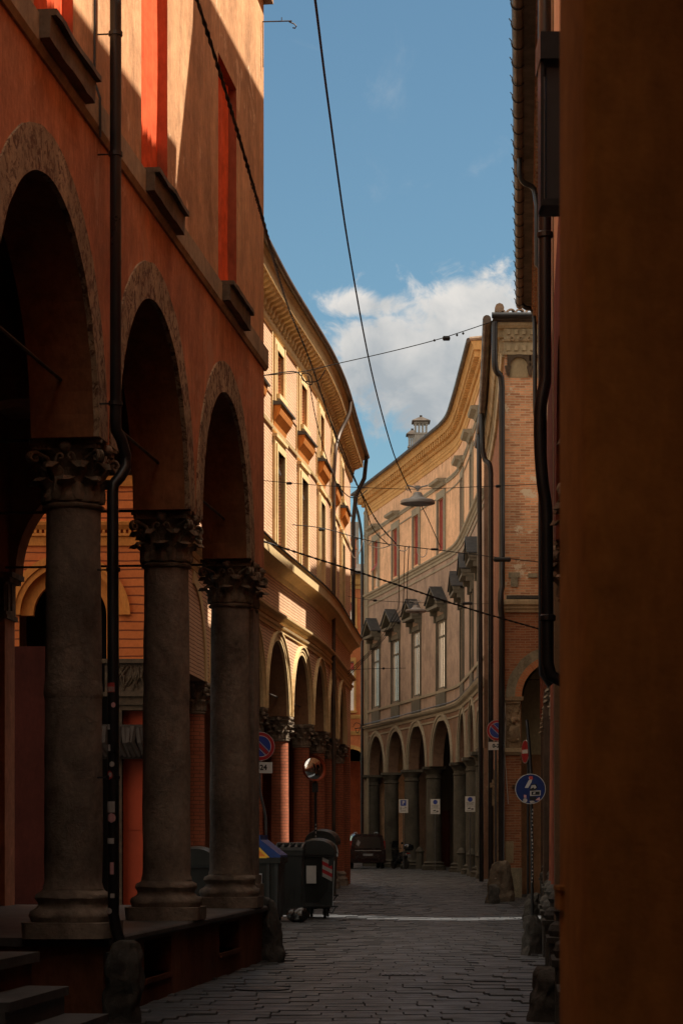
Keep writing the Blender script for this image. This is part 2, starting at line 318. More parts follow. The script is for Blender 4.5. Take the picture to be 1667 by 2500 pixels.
# ------------------------------------------------------------------ mesh helpers
class MB:
    def __init__(s): s.v = []; s.f = []; s.uv = []
    def add(s, pts, faces, uvs=None):
        b = len(s.v); s.v += [tuple(p) for p in pts]
        for i, f in enumerate(faces):
            s.f.append(tuple(b+k for k in f))
            s.uv.append(uvs[i] if uvs else None)
    def quad(s, a, b, c, d, uv=None): s.add([a, b, c, d], [(0, 1, 2, 3)], [uv] if uv else None)
    def box(s, x0, x1, y0, y1, z0, z1, M=None):
        p = [Vector((x, y, z)) for z in (z0, z1) for y in (y0, y1) for x in (x0, x1)]
        if M: p = [M @ q for q in p]
        F = [(0, 2, 3, 1), (4, 5, 7, 6), (0, 1, 5, 4), (2, 6, 7, 3), (0, 4, 6, 2), (1, 3, 7, 5)]
        U = [[(x0, y0), (x0, y1), (x1, y1), (x1, y0)], [(x0, y0), (x1, y0), (x1, y1), (x0, y1)],
             [(x0, z0), (x1, z0), (x1, z1), (x0, z1)], [(x0, z0), (x0, z1), (x1, z1), (x1, z0)],
             [(y0, z0), (y0, z1), (y1, z1), (y1, z0)], [(y0, z0), (y1, z0), (y1, z1), (y0, z1)]]
        s.add(p, F, U)
    def hexa(s, p):
        "8 corner points, bottom ring then top ring (each counter-clockwise)"
        s.add(p, [(3, 2, 1, 0), (4, 5, 6, 7), (0, 1, 5, 4), (1, 2, 6, 5), (2, 3, 7, 6), (3, 0, 4, 7)])
    def tube(s, pts, r, n=8, cap=True):
        pts = [Vector(p) for p in pts]; k = len(pts); rs = r if hasattr(r, '__len__') else [r]*k
        up = Vector((0, 0, 1)); T0 = (pts[1]-pts[0]).normalized()
        a = T0.cross(up); a = a.normalized() if a.length > .01 else Vector((1, 0, 0))
        V = []
        for i in range(k):
            t = (pts[min(i+1, k-1)]-pts[max(i-1, 0)]).normalized()
            a = (a - t*a.dot(t)).normalized(); b = t.cross(a)
            for j in range(n):
                th = 2*math.pi*j/n; V.append(pts[i]+(a*math.cos(th)+b*math.sin(th))*rs[i])
        F = [(i*n+j, i*n+(j+1) % n, (i+1)*n+(j+1) % n, (i+1)*n+j) for i in range(k-1) for j in range(n)]
        if cap: F += [tuple(range(n))[::-1], tuple((k-1)*n+j for j in range(n))]
        s.add(V, F)
    def lathe(s, prof, c=(0, 0, 0), n=24, M=None, uvr=None, jit=0):
        c = Vector(c); V = []; k = len(prof)
        for (r, z) in prof:
            for j in range(n):
                th = 2*math.pi*j/n
                rr = r*(1+jit*noise.noise(Vector((math.cos(th)*1.5, math.sin(th)*1.5, z*2))+c)) if jit else r
                p = Vector((rr*math.cos(th), rr*math.sin(th), z)); V.append((M @ p if M else p)+c)
        F = []; U = []; ur = uvr or prof[0][0]
        for i in range(k-1):
            for j in range(n):
                F.append((i*n+j, i*n+(j+1) % n, (i+1)*n+(j+1) % n, (i+1)*n+j))
                u0 = 2*math.pi*ur*j/n; u1 = 2*math.pi*ur*(j+1)/n; a, b = prof[i][1], prof[i+1][1]
                U.append([(u0, a), (u1, a), (u1, b), (u0, b)])
        F += [tuple(range(n))[::-1], tuple((k-1)*n+j for j in range(n))]; U += [None, None]
        s.add(V, F, U)
    def prism(s, poly, h0, h1, fn):
        "poly: 2-D points, extruded between h0 and h1; fn(a,b,h)->point"
        n = len(poly); V = [fn(a, b, h0) for a, b in poly]+[fn(a, b, h1) for a, b in poly]
        F = [tuple(range(n))[::-1], tuple(range(n, 2*n))]+[(i, (i+1) % n, n+(i+1) % n, n+i) for i in range(n)]
        s.add(V, F)
    def fbox(s, fc, s0, s1, z0, z1, d0, d1, dz=0):
        n = max(1, int(math.ceil((s1-s0)/fc.step))) if fc.step else 1
        for i in range(n):
            a = s0+(s1-s0)*i/n; b = s0+(s1-s0)*(i+1)/n
            P = fc.p
            s.quad(P(a, z0, d1), P(b, z0, d1), P(b, z1, d1), P(a, z1, d1), [(a, z0), (b, z0), (b, z1), (a, z1)])
            s.quad(P(a, z1, d1), P(b, z1, d1), P(b, z1+dz, d0), P(a, z1+dz, d0), [(a, d1), (b, d1), (b, d0), (a, d0)])
            s.quad(P(a, z0, d0), P(b, z0, d0), P(b, z0, d1), P(a, z0, d1), [(a, d0), (b, d0), (b, d1), (a, d1)])
            s.quad(P(b, z0, d0), P(a, z0, d0), P(a, z1+dz, d0), P(b, z1+dz, d0), [(b, z0), (a, z0), (a, z1), (b, z1)])
        P = fc.p
        s.quad(P(s0, z0, d0), P(s0, z0, d1), P(s0, z1, d1), P(s0, z1+dz, d0), [(d0, z0), (d1, z0), (d1, z1), (d0, z1)])
        s.quad(P(s1, z0, d1), P(s1, z0, d0), P(s1, z1+dz, d0), P(s1, z1, d1), [(d1, z0), (d0, z0), (d0, z1), (d1, z1)])
    def band(s, fc, s0, s1, prof):
        "moulding: closed profile [(z, d)] swept along the front"
        n = max(1, int(math.ceil((s1-s0)/fc.step))); k = len(prof)
        V = []; U = []; F = []
        for i in range(n+1):
            a = s0+(s1-s0)*i/n
            for z, d in prof: V.append(fc.p(a, z, d))
        for i in range(n):
            a = s0+(s1-s0)*i/n; b = s0+(s1-s0)*(i+1)/n; acc = 0
            for j in range(k):
                q = (j+1) % k; F.append((i*k+j, (i+1)*k+j, (i+1)*k+q, i*k+q)); U.append([(a, prof[j][0]), (b, prof[j][0]), (b, prof[q][0]), (a, prof[q][0])])
        F += [tuple(range(k)), tuple(n*k+j for j in range(k))[::-1]]; U += [None, None]
        s.add(V, F, U)
    def wall(s, fc, s0, s1, z0, z1, ops=(), d=0.0):
        "front sheet with rectangular openings (s0,s1,z0,z1,depth)"
        sb = {s0, s1}; zb = {z0, z1}
        for o in ops: sb |= {o[0], o[1]}; zb |= {o[2], o[3]}
        sb = sorted(sb); zb = sorted(z for z in zb if z0 <= z <= z1)
        ss = [sb[0]]
        for a, b in zip(sb, sb[1:]):
            n = max(1, int(math.ceil((b-a)/fc.step))); ss += [a+(b-a)*(i+1)/n for i in range(n)]
        for a, b in zip(ss, ss[1:]):
            for z, y in zip(zb, zb[1:]):
                m, q = (a+b)/2, (z+y)/2
                if any(o[0] < m < o[1] and o[2] < q < o[3] for o in ops): continue
                s.quad(fc.p(a, z, d), fc.p(b, z, d), fc.p(b, y, d), fc.p(a, y, d), [(a, z), (b, z), (b, y), (a, y)])
        for (a, b, z, y, dp) in ops:
            P = fc.p; e = d-dp
            s.quad(P(a, z, d), P(a, y, d), P(a, y, e), P(a, z, e), [(d, z), (d, y), (e, y), (e, z)])
            s.quad(P(b, z, e), P(b, y, e), P(b, y, d), P(b, z, d), [(e, z), (e, y), (d, y), (d, z)])
            s.quad(P(a, y, d), P(b, y, d), P(b, y, e), P(a, y, e), [(a, d), (b, d), (b, e), (a, e)])
            s.quad(P(a, z, e), P(b, z, e), P(b, z, d), P(a, z, d), [(a, e), (b, e), (b, d), (a, d)])
    def arcade(s, fc, sa, sb, zs, zt, arches, t, n=20):
        "wall above the columns with round-arched openings; arches [(centre, radius)], thickness t"
        def flat(a, b, z0):
            k = max(1, int(math.ceil((b-a)/fc.step)))
            for i in range(k):
                x, y = a+(b-a)*i/k, a+(b-a)*(i+1)/k
                for d, fl in ((0, 0), (-t, 1)):
                    q = [fc.p(x, z0, d), fc.p(y, z0, d), fc.p(y, zt, d), fc.p(x, zt, d)]; u = [(x, z0), (y, z0), (y, zt), (x, zt)]
                    s.quad(*(q[::-1] if fl else q), u[::-1] if fl else u)
                s.quad(fc.p(x, z0, -t), fc.p(y, z0, -t), fc.p(y, z0, 0), fc.p(x, z0, 0), [(x, -t), (y, -t), (y, 0), (x, 0)])
        cur = sa
        for c, r in arches:
            if c-r > cur: flat(cur, c-r, zs)
            for i in range(n):
                t0 = math.pi-math.pi*i/n; t1 = math.pi-math.pi*(i+1)/n
                x0, z0 = c+r*math.cos(t0), zs+r*math.sin(t0); x1, z1 = c+r*math.cos(t1), zs+r*math.sin(t1)
                for d, fl in ((0, 0), (-t, 1)):
                    q = [fc.p(x0, z0, d), fc.p(x1, z1, d), fc.p(x1, zt, d), fc.p(x0, zt, d)]; u = [(x0, z0), (x1, z1), (x1, zt), (x0, zt)]
                    s.quad(*(q[::-1] if fl else q), u[::-1] if fl else u)
                s.quad(fc.p(x0, z0, -t), fc.p(x1, z1, -t), fc.p(x1, z1, 0), fc.p(x0, z0, 0), [(-t, r*t0), (-t, r*t1), (0, r*t1), (0, r*t0)])
            cur = c+r
        if sb > cur: flat(cur, sb, zs)
        P = fc.p
        s.quad(P(sa, zs, -t), P(sa, zs, 0), P(sa, zt, 0), P(sa, zt, -t)); s.quad(P(sb, zs, 0), P(sb, zs, -t), P(sb, zt, -t), P(sb, zt, 0))
    def ring(s, fc, c, zs, r0, r1, d0, d1, n=22, a0=math.pi, a1=0.0, jit=0):
        "archivolt band"
        V = []
        for i in range(n+1):
            th = a0+(a1-a0)*i/n; ct, st = math.cos(th), math.sin(th)
            j = jit*noise.noise(Vector((i*.9, c, r1))) if jit else 0
            for r, d in ((r0, d0), (r0, d1), (r1+j, d1), (r1+j, d0)): V.append(fc.p(c+r*ct, zs+r*st, d))
        F = []; U = []
        rm = (r0+r1)/2
        for i in range(n):
            u0, u1 = rm*math.pi*i/n, rm*math.pi*(i+1)/n
            for j in range(3):
                F.append((i*4+j, i*4+j+1, (i+1)*4+j+1, (i+1)*4+j)); a = (0, r1-r0, 0)[j]; U.append([(0, u0), (r1-r0, u0), (r1-r0, u1), (0, u1)])
        F += [(0, 1, 2, 3), (n*4+3, n*4+2, n*4+1, n*4)]; U += [None, None]
        s.add(V, F, U)
    def build(s, name, mat, parent=None, smooth=False, label=None, loc=None):
        me = bpy.data.meshes.new(name); me.from_pydata(s.v, [], s.f)
        uvl = me.uv_layers.new(name='UVMap'); dat = [0.0]*(2*len(me.loops)); li = 0
        for f, u in zip(s.f, s.uv):
            for k in range(len(f)):
                if u: dat[2*li] = u[k][0]; dat[2*li+1] = u[k][1]
                li += 1
        uvl.data.foreach_set('uv', dat)
        if smooth: me.polygons.foreach_set('use_smooth', [True]*len(me.polygons))
        me.materials.append(MATS[mat] if isinstance(mat, str) else mat)
        o = bpy.data.objects.new(name, me); COL.objects.link(o)
        if smooth and smooth != 'all':
            me.set_sharp_from_angle(angle=R(smooth if not isinstance(smooth, bool) else 40))
        if loc is not None: o.location = loc
        if parent is not None:
            o.parent = parent
            if loc is None and parent.type == 'EMPTY': o.matrix_parent_inverse = Matrix.Translation(parent.location).inverted()
        if label: o['label'] = label
        return o
class Path:
    "plan polyline (smoothed) used as the line of a house front; side=+1: street lies to the right when walking along it"
    def __init__(s, pts, side=1, step=.6, smooth=True):
        pts = [Vector((p[0], p[1], 0)) for p in pts]; s.side = side
        if smooth and len(pts) > 2:
            q = [pts[0]*2-pts[1]]+pts+[pts[-1]*2-pts[-2]]; o = []
            for i in range(1, len(q)-2):
                for k in range(12):
                    t = k/12; a, b, c, d = q[i-1], q[i], q[i+1], q[i+2]
                    o.append(.5*((2*b)+(c-a)*t+(2*a-5*b+4*c-d)*t*t+(3*b-a-3*c+d)*t**3))
            o.append(pts[-1]); pts = o; s.step = step
        else: s.step = step if len(pts) > 2 else 1e9
        s.pts = pts; s.L = [0]
        for a, b in zip(pts, pts[1:]): s.L.append(s.L[-1]+(b-a).length)
    def _i(s, u):
        i = 0
        while i < len(s.L)-2 and s.L[i+1] < u: i += 1
        return i
    def fr(s, u):
        i = s._i(u); a, b = s.pts[i], s.pts[i+1]; T = (b-a).normalized(); P = a+T*(u-s.L[i])
        if len(s.pts) > 2:   # blend tangents for smooth normals
            t = (u-s.L[i])/(s.L[i+1]-s.L[i])
            T0 = (s.pts[i+1]-s.pts[max(i-1, 0)]).normalized(); T1 = (s.pts[min(i+2, len(s.pts)-1)]-s.pts[i]).normalized()
            t = min(1, max(0, t)); T = (T0*(1-t)+T1*t).normalized()
        return P, T, Vector((T.y, -T.x, 0))*s.side
    def p(s, u, z, d):
        P, T, Nn = s.fr(u); q = P+Nn*d; return Vector((q.x, q.y, z))
    def sY(s, Y):
        lo, hi = -30.0, s.L[-1]+30
        asc = s.pts[-1].y > s.pts[0].y
        for _ in range(50):
            m = (lo+hi)/2
            if (s.fr(m)[0].y < Y) == asc: lo = m
            else: hi = m
        return lo
    def M(s, u, z, d):
        P, T, Nn = s.fr(u); q = P+Nn*d
        X = -T*s.side      # local x along, y outward, z up
        return Matrix.Translation((q.x, q.y, z)) @ Matrix(((X.x, Nn.x, 0, 0), (X.y, Nn.y, 0, 0), (0, 0, 1, 0), (0, 0, 0, 1)))

def thing(name, label, cat, loc=(0, 0, 0), group=None):
    o = bpy.data.objects.new(name, None); COL.objects.link(o); o.location = loc; o.empty_display_size = .2
    return tag(o, label, cat, group)
def tag(o, label, cat, group=None, kind=None):
    if kind: o['kind'] = kind; return o
    o['label'] = label; o['category'] = cat
    if group: o['group'] = group
    return o
def rough_up(mb, amp, sc=3.0, seed=0):
    for i, v in enumerate(mb.v):
        v = Vector(v); n = noise.noise_vector(v*sc+Vector((seed, seed, seed)))
        mb.v[i] = tuple(v+n*amp)
def place(o, loc, rz=0, parent=None):
    c = o.copy(); COL.objects.link(c); c.location = loc; c.rotation_euler = (0, 0, rz); c.parent = parent
    return c

# ---- classical pieces (unit meshes, placed as copies)
def capital_mesh(h, r, a, leaves=8, seed=1):
    mb = MB(); rnd = random.Random(seed)
    mb.lathe([(r*1.02, 0), (r*1.16, h*.02), (r*1.18, h*.06), (r*1.0, h*.10), (r*.90, h*.14), (r*.90, h*.4), (r*.98, h*.62), (r*1.2, h*.80), (r*1.42, h*.86)], n=28)
    def leaf(th, H, wd, r0, z0):
        nu, nv = 9, 5; V = []
        for i in range(nu+1):
            t = i/nu; z = z0+H*(t if t < .86 else .86-(t-.86)*1.2)
            out = r0+.012+.62*r*max(0, t-.45)**1.4*2.0+.10*r*math.sin(t*9)*.4
            ww = wd*(1-.35*t)*(1+.18*math.sin(t*22))
            if i == nu: ww *= .45
            for j in range(nv):
                q = (j/(nv-1)-.5)*2; ang = th+q*ww/(2*r0)
                rr = out+.18*r*(1-q*q)-.05*r*abs(math.sin(j*1.57))
                V.append(Vector((rr*math.cos(ang), rr*math.sin(ang), z+rnd.uniform(-1, 1)*h*.006)))
        F = [(i*nv+j, i*nv+j+1, (i+1)*nv+j+1, (i+1)*nv+j) for i in range(nu) for j in range(nv-1)]
        b = [Vector((v.x*.93, v.y*.93, v.z)) for v in V]; k = len(V)
        F2 = [tuple(q+k for q in f[::-1]) for f in F]
        rim = [j for j in range(nv)]+[i*nv+nv-1 for i in range(1, nu+1)]+[nu*nv+j for j in range(nv-2, -1, -1)]+[i*nv for i in range(nu-1, 0, -1)]
        F3 = [(rim[i], rim[(i+1) % len(rim)], rim[(i+1) % len(rim)]+k, rim[i]+k) for i in range(len(rim))]
        mb.add(V+b, F+F2+F3)
    for i in range(leaves): leaf(2*math.pi*i/leaves, h*.42, r*.72, r*1.0, h*.10)
    for i in range(leaves): leaf(2*math.pi*(i+.5)/leaves, h*.66, r*.66, r*.99, h*.12)
    for i in range(4):
        th = math.pi/4+i*math.pi/2; d = Vector((math.cos(th), math.sin(th), 0)); e = Vector((-d.y, d.x, 0))
        for sgn in (-1, 1):
            pts = [d*(r*1.05)+e*(sgn*r*.30)+Vector((0, 0, h*.55)), d*(r*1.25)+e*(sgn*r*.20)+Vector((0, 0, h*.74))]
            c0 = d*(a*1.20)+e*(sgn*r*.09)+Vector((0, 0, h*.73))
            for k in range(12):
                an = math.pi*.75-k*.62; q = r*.26*(1-k/14)
                pts.append(c0+d*(math.cos(an)*q)+Vector((0, 0, math.sin(an)*q)))
            mb.tube(pts, [r*.075]*len(pts), 6)
        # small inner scrolls towards the middle of each side
        th2 = i*math.pi/2; d2 = Vector((math.cos(th2), math.sin(th2), 0)); e2 = Vector((-d2.y, d2.x, 0))
        for sgn in (-1, 1):
            pts = [d2*(r*1.12)+e2*(sgn*r*.45)+Vector((0, 0, h*.55))]
            c0 = d2*(r*1.32)+e2*(sgn*r*.20)+Vector((0, 0, h*.74))
            for k in range(9):
                an = k*.65; q = r*.16*(1-k/11)
                pts.append(c0+e2*(sgn*math.cos(an)*q)+Vector((0, 0, math.sin(an)*q)))
            mb.tube(pts, r*.05, 5)
    poly = []
    for i in range(4):
        t0 = math.pi/4+i*math.pi/2; t1 = t0+math.pi/2
        A = Vector((math.cos(t0), math.sin(t0)))*a*1.36; B = Vector((math.cos(t1), math.sin(t1)))*a*1.36
        nrm = Vector((math.cos((t0+t1)/2), math.sin((t0+t1)/2))); al = (B-A).normalized()
        A2 = A+al*a*.10; B2 = B-al*a*.10
        for k in range(8):
            q = A2.lerp(B2, k/7); q = q-nrm*(math.sin(math.pi*k/7)*a*.16); poly.append((q.x, q.y))
    mb.prism(poly, h*.86, h*.93, lambda x, y, z: Vector((x*.94, y*.94, z)))
    mb.prism(poly, h*.932, h, lambda x, y, z: Vector((x, y, z)))
    for i in range(4):
        th = i*math.pi/2; c = Vector((math.cos(th), math.sin(th), 0))*a*.86+Vector((0, 0, h*.90))
        mb.lathe([(.001, -h*.11), (h*.09, -h*.06), (h*.11, 0), (h*.08, h*.07), (.001, h*.10)], c=c, n=10)
    rough_up(mb, r*.035, 9/r*.1*2, seed)
    return mb
def base_prof(r, h):
    return [(r*1.42, h*.30), (r*1.42, h*.33), (r*1.5, h*.42), (r*1.46, h*.52), (r*1.28, h*.58), (r*1.18, h*.66), (r*1.2, h*.72), (r*1.3, h*.80), (r*1.26, h*.88), (r*1.08, h*.93), (r*1.0, h)]
def base_mesh(r, h, jit=.02, sq=1.48):
    mb = MB(); k = 5; a = r*sq
    for i in range(1):
        mb.prism([(-a, -a*.8), (-a*.8, -a), (a*.8, -a), (a, -a*.8), (a, a*.8), (a*.8, a), (-a*.8, a), (-a, a*.8)], 0, h*.32, lambda x, y, z: Vector((x, y, z)))
    mb.lathe(base_prof(r, h), n=28, jit=jit)
    return mb
def shaft(r, z0, z1, n=28, taper=.93, jit=.006, mb=None, c=(0, 0, 0)):
    mb = mb or MB(); k = 26; pr = []
    for i in range(k+1):
        t = i/k; rr = r*(1-(1-taper)*max(0, t-.25)/.75); pr.append((rr, z0+(z1-z0)*t))
    pr.insert(0, (r*1.06, z0)); pr[1] = (r*1.0, z0+.06); pr.append((r*taper*1.05, z1+.001))
    mb.lathe(pr, c=c, n=n, jit=jit, uvr=r); return mb
PROT = {}
def proto(key, fn, mat, smooth=50):
    "build a mesh once, hand out objects sharing it"
    if key not in PROT:
        mb = fn(); o = mb.build(key[0], mat, None, smooth=smooth, loc=(0, 0, 0)); PROT[key] = o.data; bpy.data.objects.remove(o)
    return PROT[key]
def inst(name, me, loc, rz=0, parent=None, label=None):
    o = bpy.data.objects.new(name, me); COL.objects.link(o); o.location = loc; o.rotation_euler = (0, 0, rz)
    if parent is not None:
        o.parent = parent
        if parent.type == 'EMPTY': o.matrix_parent_inverse = Matrix.Translation(parent.location).inverted()
    if label: o['label'] = label
    return o
def text_mesh(body, size, name, mat, M, parent, bold=.0, align='CENTER', ext=.001):
    cu = bpy.data.curves.new(name, 'FONT'); cu.body = body; cu.size = size; cu.align_x = align; cu.align_y = 'CENTER'
    cu.extrude = ext; cu.offset = bold; cu.resolution_u = 3
    o = bpy.data.objects.new(name, cu); COL.objects.link(o)
    bpy.context.view_layer.update()
    me = bpy.data.meshes.new_from_object(o.evaluated_get(bpy.context.evaluated_depsgraph_get()))
    bpy.data.objects.remove(o); me.name = name; me.transform(M); me.materials.clear(); me.materials.append(MATS[mat])
    q = bpy.data.objects.new(name, me); COL.objects.link(q); q.parent = parent
    if parent.type == 'EMPTY': q.matrix_parent_inverse = Matrix.Translation(parent.location).inverted()
    return q
def smooth_pts(pts, k=6):
    pts = [Vector(p) for p in pts]; q = [pts[0]*2-pts[1]]+pts+[pts[-1]*2-pts[-2]]; o = []
    for i in range(1, len(q)-2):
        for j in range(k):
            t = j/k; a, b, c, d = q[i-1], q[i], q[i+1], q[i+2]
            o.append(.5*((2*b)+(c-a)*t+(2*a-5*b+4*c-d)*t*t+(3*b-a-3*c+d)*t**3))
    return o+[pts[-1]]
# ================================================================== ground
g = MB(); g.quad((-1500, -200, -.16), (1500, -200, -.16), (1500, 3000, -.16), (-1500, 3000, -.16))
o = g.build('ground', 'joint_dirt'); tag(o, 0, 0, kind='structure')
def street_z(x, y):
    c = -2.08+.097*y if y < 55 else 3.25-.03*(y-55)*.2
    k = max(0, 1-((x-c)/2.6)**2); f = 1 if y < 60 else max(0, 1-(y-60)/40)
    return -.075*k*f-.004
rs = random.Random(3); pv = MB(); tones = []
y = 3.0
while y < 150:
    dep = rs.uniform(.24, .34); x = -7.5+rs.uniform(0, .6)
    while x < 8.5:
        ln = rs.uniform(.4, .8)
        xm = x+ln/2; L0 = -4.58+.1139*y-.4
        if (y < 31 and (xm < L0 or xm > .0808*y+2.2)): x += ln; continue
        if rs.random() < .1: ln *= .6
        gp = .003; a0, a1, b0, b1 = x+gp, x+ln-gp, y+gp, y+dep-gp; ch = .006
        sk = .16*(xm-1.5)     # the rows run slightly askew
        z0 = street_z(xm, y)+rs.uniform(-.003, .003); tx, ty = rs.uniform(-.008, .008), rs.uniform(-.012, .010)
        def zz(px, py): return z0+tx*(px-xm)+ty*(py-y-dep/2)
        P = []
        for (px, py, dz) in ((a0, b0, -.05), (a1, b0, -.05), (a1, b1, -.05), (a0, b1, -.05), (a0+ch*.3, b0+ch*.3, -.012), (a1-ch*.3, b0+ch*.3, -.012), (a1-ch*.3, b1-ch*.3, -.012), (a0+ch*.3, b1-ch*.3, -.012),
                             (a0+ch, b0+ch, 0), (a1-ch, b0+ch, 0), (a1-ch, b1-ch, 0), (a0+ch, b1-ch, 0)):
            P.append((px, py+sk*0+.10*math.sin(px*.9+y*.05), zz(px, py)+dz))
        pv.add(P, [(0, 1, 5, 4), (1, 2, 6, 5), (2, 3, 7, 6), (3, 0, 4, 7), (4, 5, 9, 8), (5, 6, 10, 9), (6, 7, 11, 10), (7, 4, 8, 11), (8, 9, 10, 11)])
        tones.append(rs.random()); x += ln
    y += dep
o = pv.build('street', 'paving_stone'); tag(o, 0, 0, kind='structure')
at_ = o.data.attributes.new('tone', 'FLOAT', 'FACE'); at_.data.foreach_set('value', [t for t in tones for _ in range(9)])
jb = MB(); n = 60
for i in range(n):
    ya, yb = 3+i*2.5, 5.5+i*2.5
    for j in range(16):
        xa, xb = -7.5+j, -6.5+j
        jb.quad((xa, ya, street_z(xa, ya)-.016), (xb, ya, street_z(xb, ya)-.016), (xb, yb, street_z(xb, yb)-.016), (xa, yb, street_z(xa, yb)-.016))
o = jb.build('street_bed', 'joint_dirt'); tag(o, 0, 0, kind='structure')

# ================================================================== A: terracotta portico building, left foreground
FA = Path([(-4.58+.1139*6, 6), (-4.58+.1139*30.87, 30.87)], 1)
A = thing('portico_building', 'near terracotta building with tall stone arches, weathered columns and red window blinds', 'building', (-5, 18, 0))
sA = FA.sY
colsA = [sA(y) for y in (12.1, 16.55, 21.03, 25.57, 29.99)]
CT = 5.32; endA = FA.L[-1]
arcA = [((a+b)/2, (b-a)/2-.42) for a, b in zip(colsA, colsA[1:])]
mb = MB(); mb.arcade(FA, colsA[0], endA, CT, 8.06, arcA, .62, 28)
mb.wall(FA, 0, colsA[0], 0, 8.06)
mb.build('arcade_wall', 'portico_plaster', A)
# the street face above the arches is the warmer plaster
mb = MB(); mb.arcade(FA, colsA[0], endA, CT, 8.055, [(c, r+.02) for c, r in arcA], .02, 28)
for i, v in enumerate(mb.v): pass
mbf = MB()
for c, r in arcA:
    k = 28
def face_only(mb, fc, sa, sb, zs, zt, arches, d, n=28):
    cur = sa
    def q(a, b, z0a, z0b):
        mb.quad(fc.p(a, z0a, d), fc.p(b, z0b, d), fc.p(b, zt, d), fc.p(a, zt, d), [(a, z0a), (b, z0b), (b, zt), (a, zt)])
    for c, r in arches:
        if c-r > cur: q(cur, c-r, zs, zs)
        for i in range(n):
            t0 = math.pi*(1-i/n); t1 = math.pi*(1-(i+1)/n)
            q(c+r*math.cos(t0), c+r*math.cos(t1), zs+r*math.sin(t0), zs+r*math.sin(t1))
        cur = c+r
    if sb > cur: q(cur, sb, zs, zs)
face_only(mbf, FA, colsA[0], endA+.004, CT, 8.06, arcA, .004)
mbf.quad(FA.p(endA+.004, CT, .004), FA.p(endA+.004, CT, -.62), FA.p(endA+.004, 8.06, -.62), FA.p(endA+.004, 8.06, .004))
mbf.build('arcade_facing', 'terracotta_plaster', A)
for c, r in arcA[0:]:
    m = MB(); m.ring(FA, c, CT, r-.012, r+.36, -.03, .022, 60, jit=.012); rough_up(m, .006, 6)
    m.build('archivolt', 'arch_stone', A)
    m = MB(); m.tube([FA.p(c-r-.1, 5.83, -.32), FA.p(c+r+.1, 5.83, -.32)], .017, 6); m.build('tie_rod', 'iron_rod', A)
# upper floor
W = []
for yc in (14.3, 18.985, 23.29, 27.865):
    c = sA(yc); W.append((c-.69, c+.69, 8.37, 11.13, .27))
TOP = 13.1
mb = MB(); mb.wall(FA, 0, endA, 8.06, TOP, W)
P = FA.p
mb.quad(P(endA, 8.06, 0), P(endA, 8.06, -8), P(endA, TOP, -8), P(endA, TOP, 0), [(0, 8), (8, 8), (8, 13), (0, 13)])
mb.build('wall', 'upper_plaster', A)
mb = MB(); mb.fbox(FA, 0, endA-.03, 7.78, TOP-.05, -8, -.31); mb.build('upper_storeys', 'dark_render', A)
mb = MB(); mb.fbox(FA, 0, endA+.1, TOP, TOP+.10, -8, .12); mb.fbox(FA, 0, endA+.08, TOP+.10, TOP+.16, -8, .16); mb.build('roof', 'roof_tile', A)
# string course and sills
mb = MB(); mb.band(FA, 0, endA+.05, [(8.05, -.01), (8.05, .03), (8.10, .06), (8.33, .06), (8.36, .04), (8.36, -.01)]); mb.build('string_course', 'string_stone', A)
for (a, b, z0, z1, dp) in W:
    m = MB(); 
    for k in range(10):
        s0 = a-.06+(b-a+.28)*k/10; s1 = a-.06+(b-a+.28)*(k+1)/10
        m.fbox(FA, s0, s1, 8.12, 8.31, -.02, .15); m.fbox(FA, s0, s1, 8.31, 8.36, -.02, .20)
    rough_up(m, .014, 5); m.build('window_sill', 'sill_stone', A)
    m = MB(); n = 36; V = []
    for i in range(n+1):
        s0 = a-.01+(b-a+.02)*i/n; d = -.10+.012*math.sin(i*1.05)+.008*math.sin(i*2.7+a)
        for j in range(9):
            z = z0-.0+(z1-z0)*j/8; V.append(FA.p(s0, z, d+.015*math.sin(j*.8+a)*(1-j/8)))
    m.add(V, [(i*9+j, (i+1)*9+j, (i+1)*9+j+1, i*9+j+1) for i in range(n) for j in range(8)])
    m.build('window_blind', 'blind_cloth', A, smooth=True)
    m = MB(); P_ = FA.p
    for sx, sg in ((a, 1), (b, -1)): m.quad(P_(sx+sg*.004, z0, -.002), P_(sx+sg*.004, z1, -.002), P_(sx+sg*.004, z1, -dp), P_(sx+sg*.004, z0, -dp))
    m.quad(P_(a, z1-.004, -.002), P_(b, z1-.004, -.002), P_(b, z1-.004, -dp), P_(a, z1-.004, -dp)); m.build('window_reveal', 'blind_reveal', A)
# hook bracket near the corner
m = MB(); q = P(endA-.25, 12.74, .02)
hk = [q, q+Vector((.28, 0, 0)), q+Vector((.36, 0, 0)), q+Vector((.43, 0, -.03)), q+Vector((.46, 0, -.06)), q+Vector((.44, 0, -.09)), q+Vector((.41, 0, -.08))]
m.tube([q+Vector((0, 0, 0)), q+Vector((.40, 0, .01))], .009, 6); m.tube(hk[2:], .009, 6); m.tube([q+Vector((.26, 0, 0)), q+Vector((.26, 0, .06))], .006, 5)
m.tube([q+Vector((0, 0, 0)), q+Vector((0.01, 0, -.62))], .005, 5)
m.build('wall_hook', 'iron_rod', A)
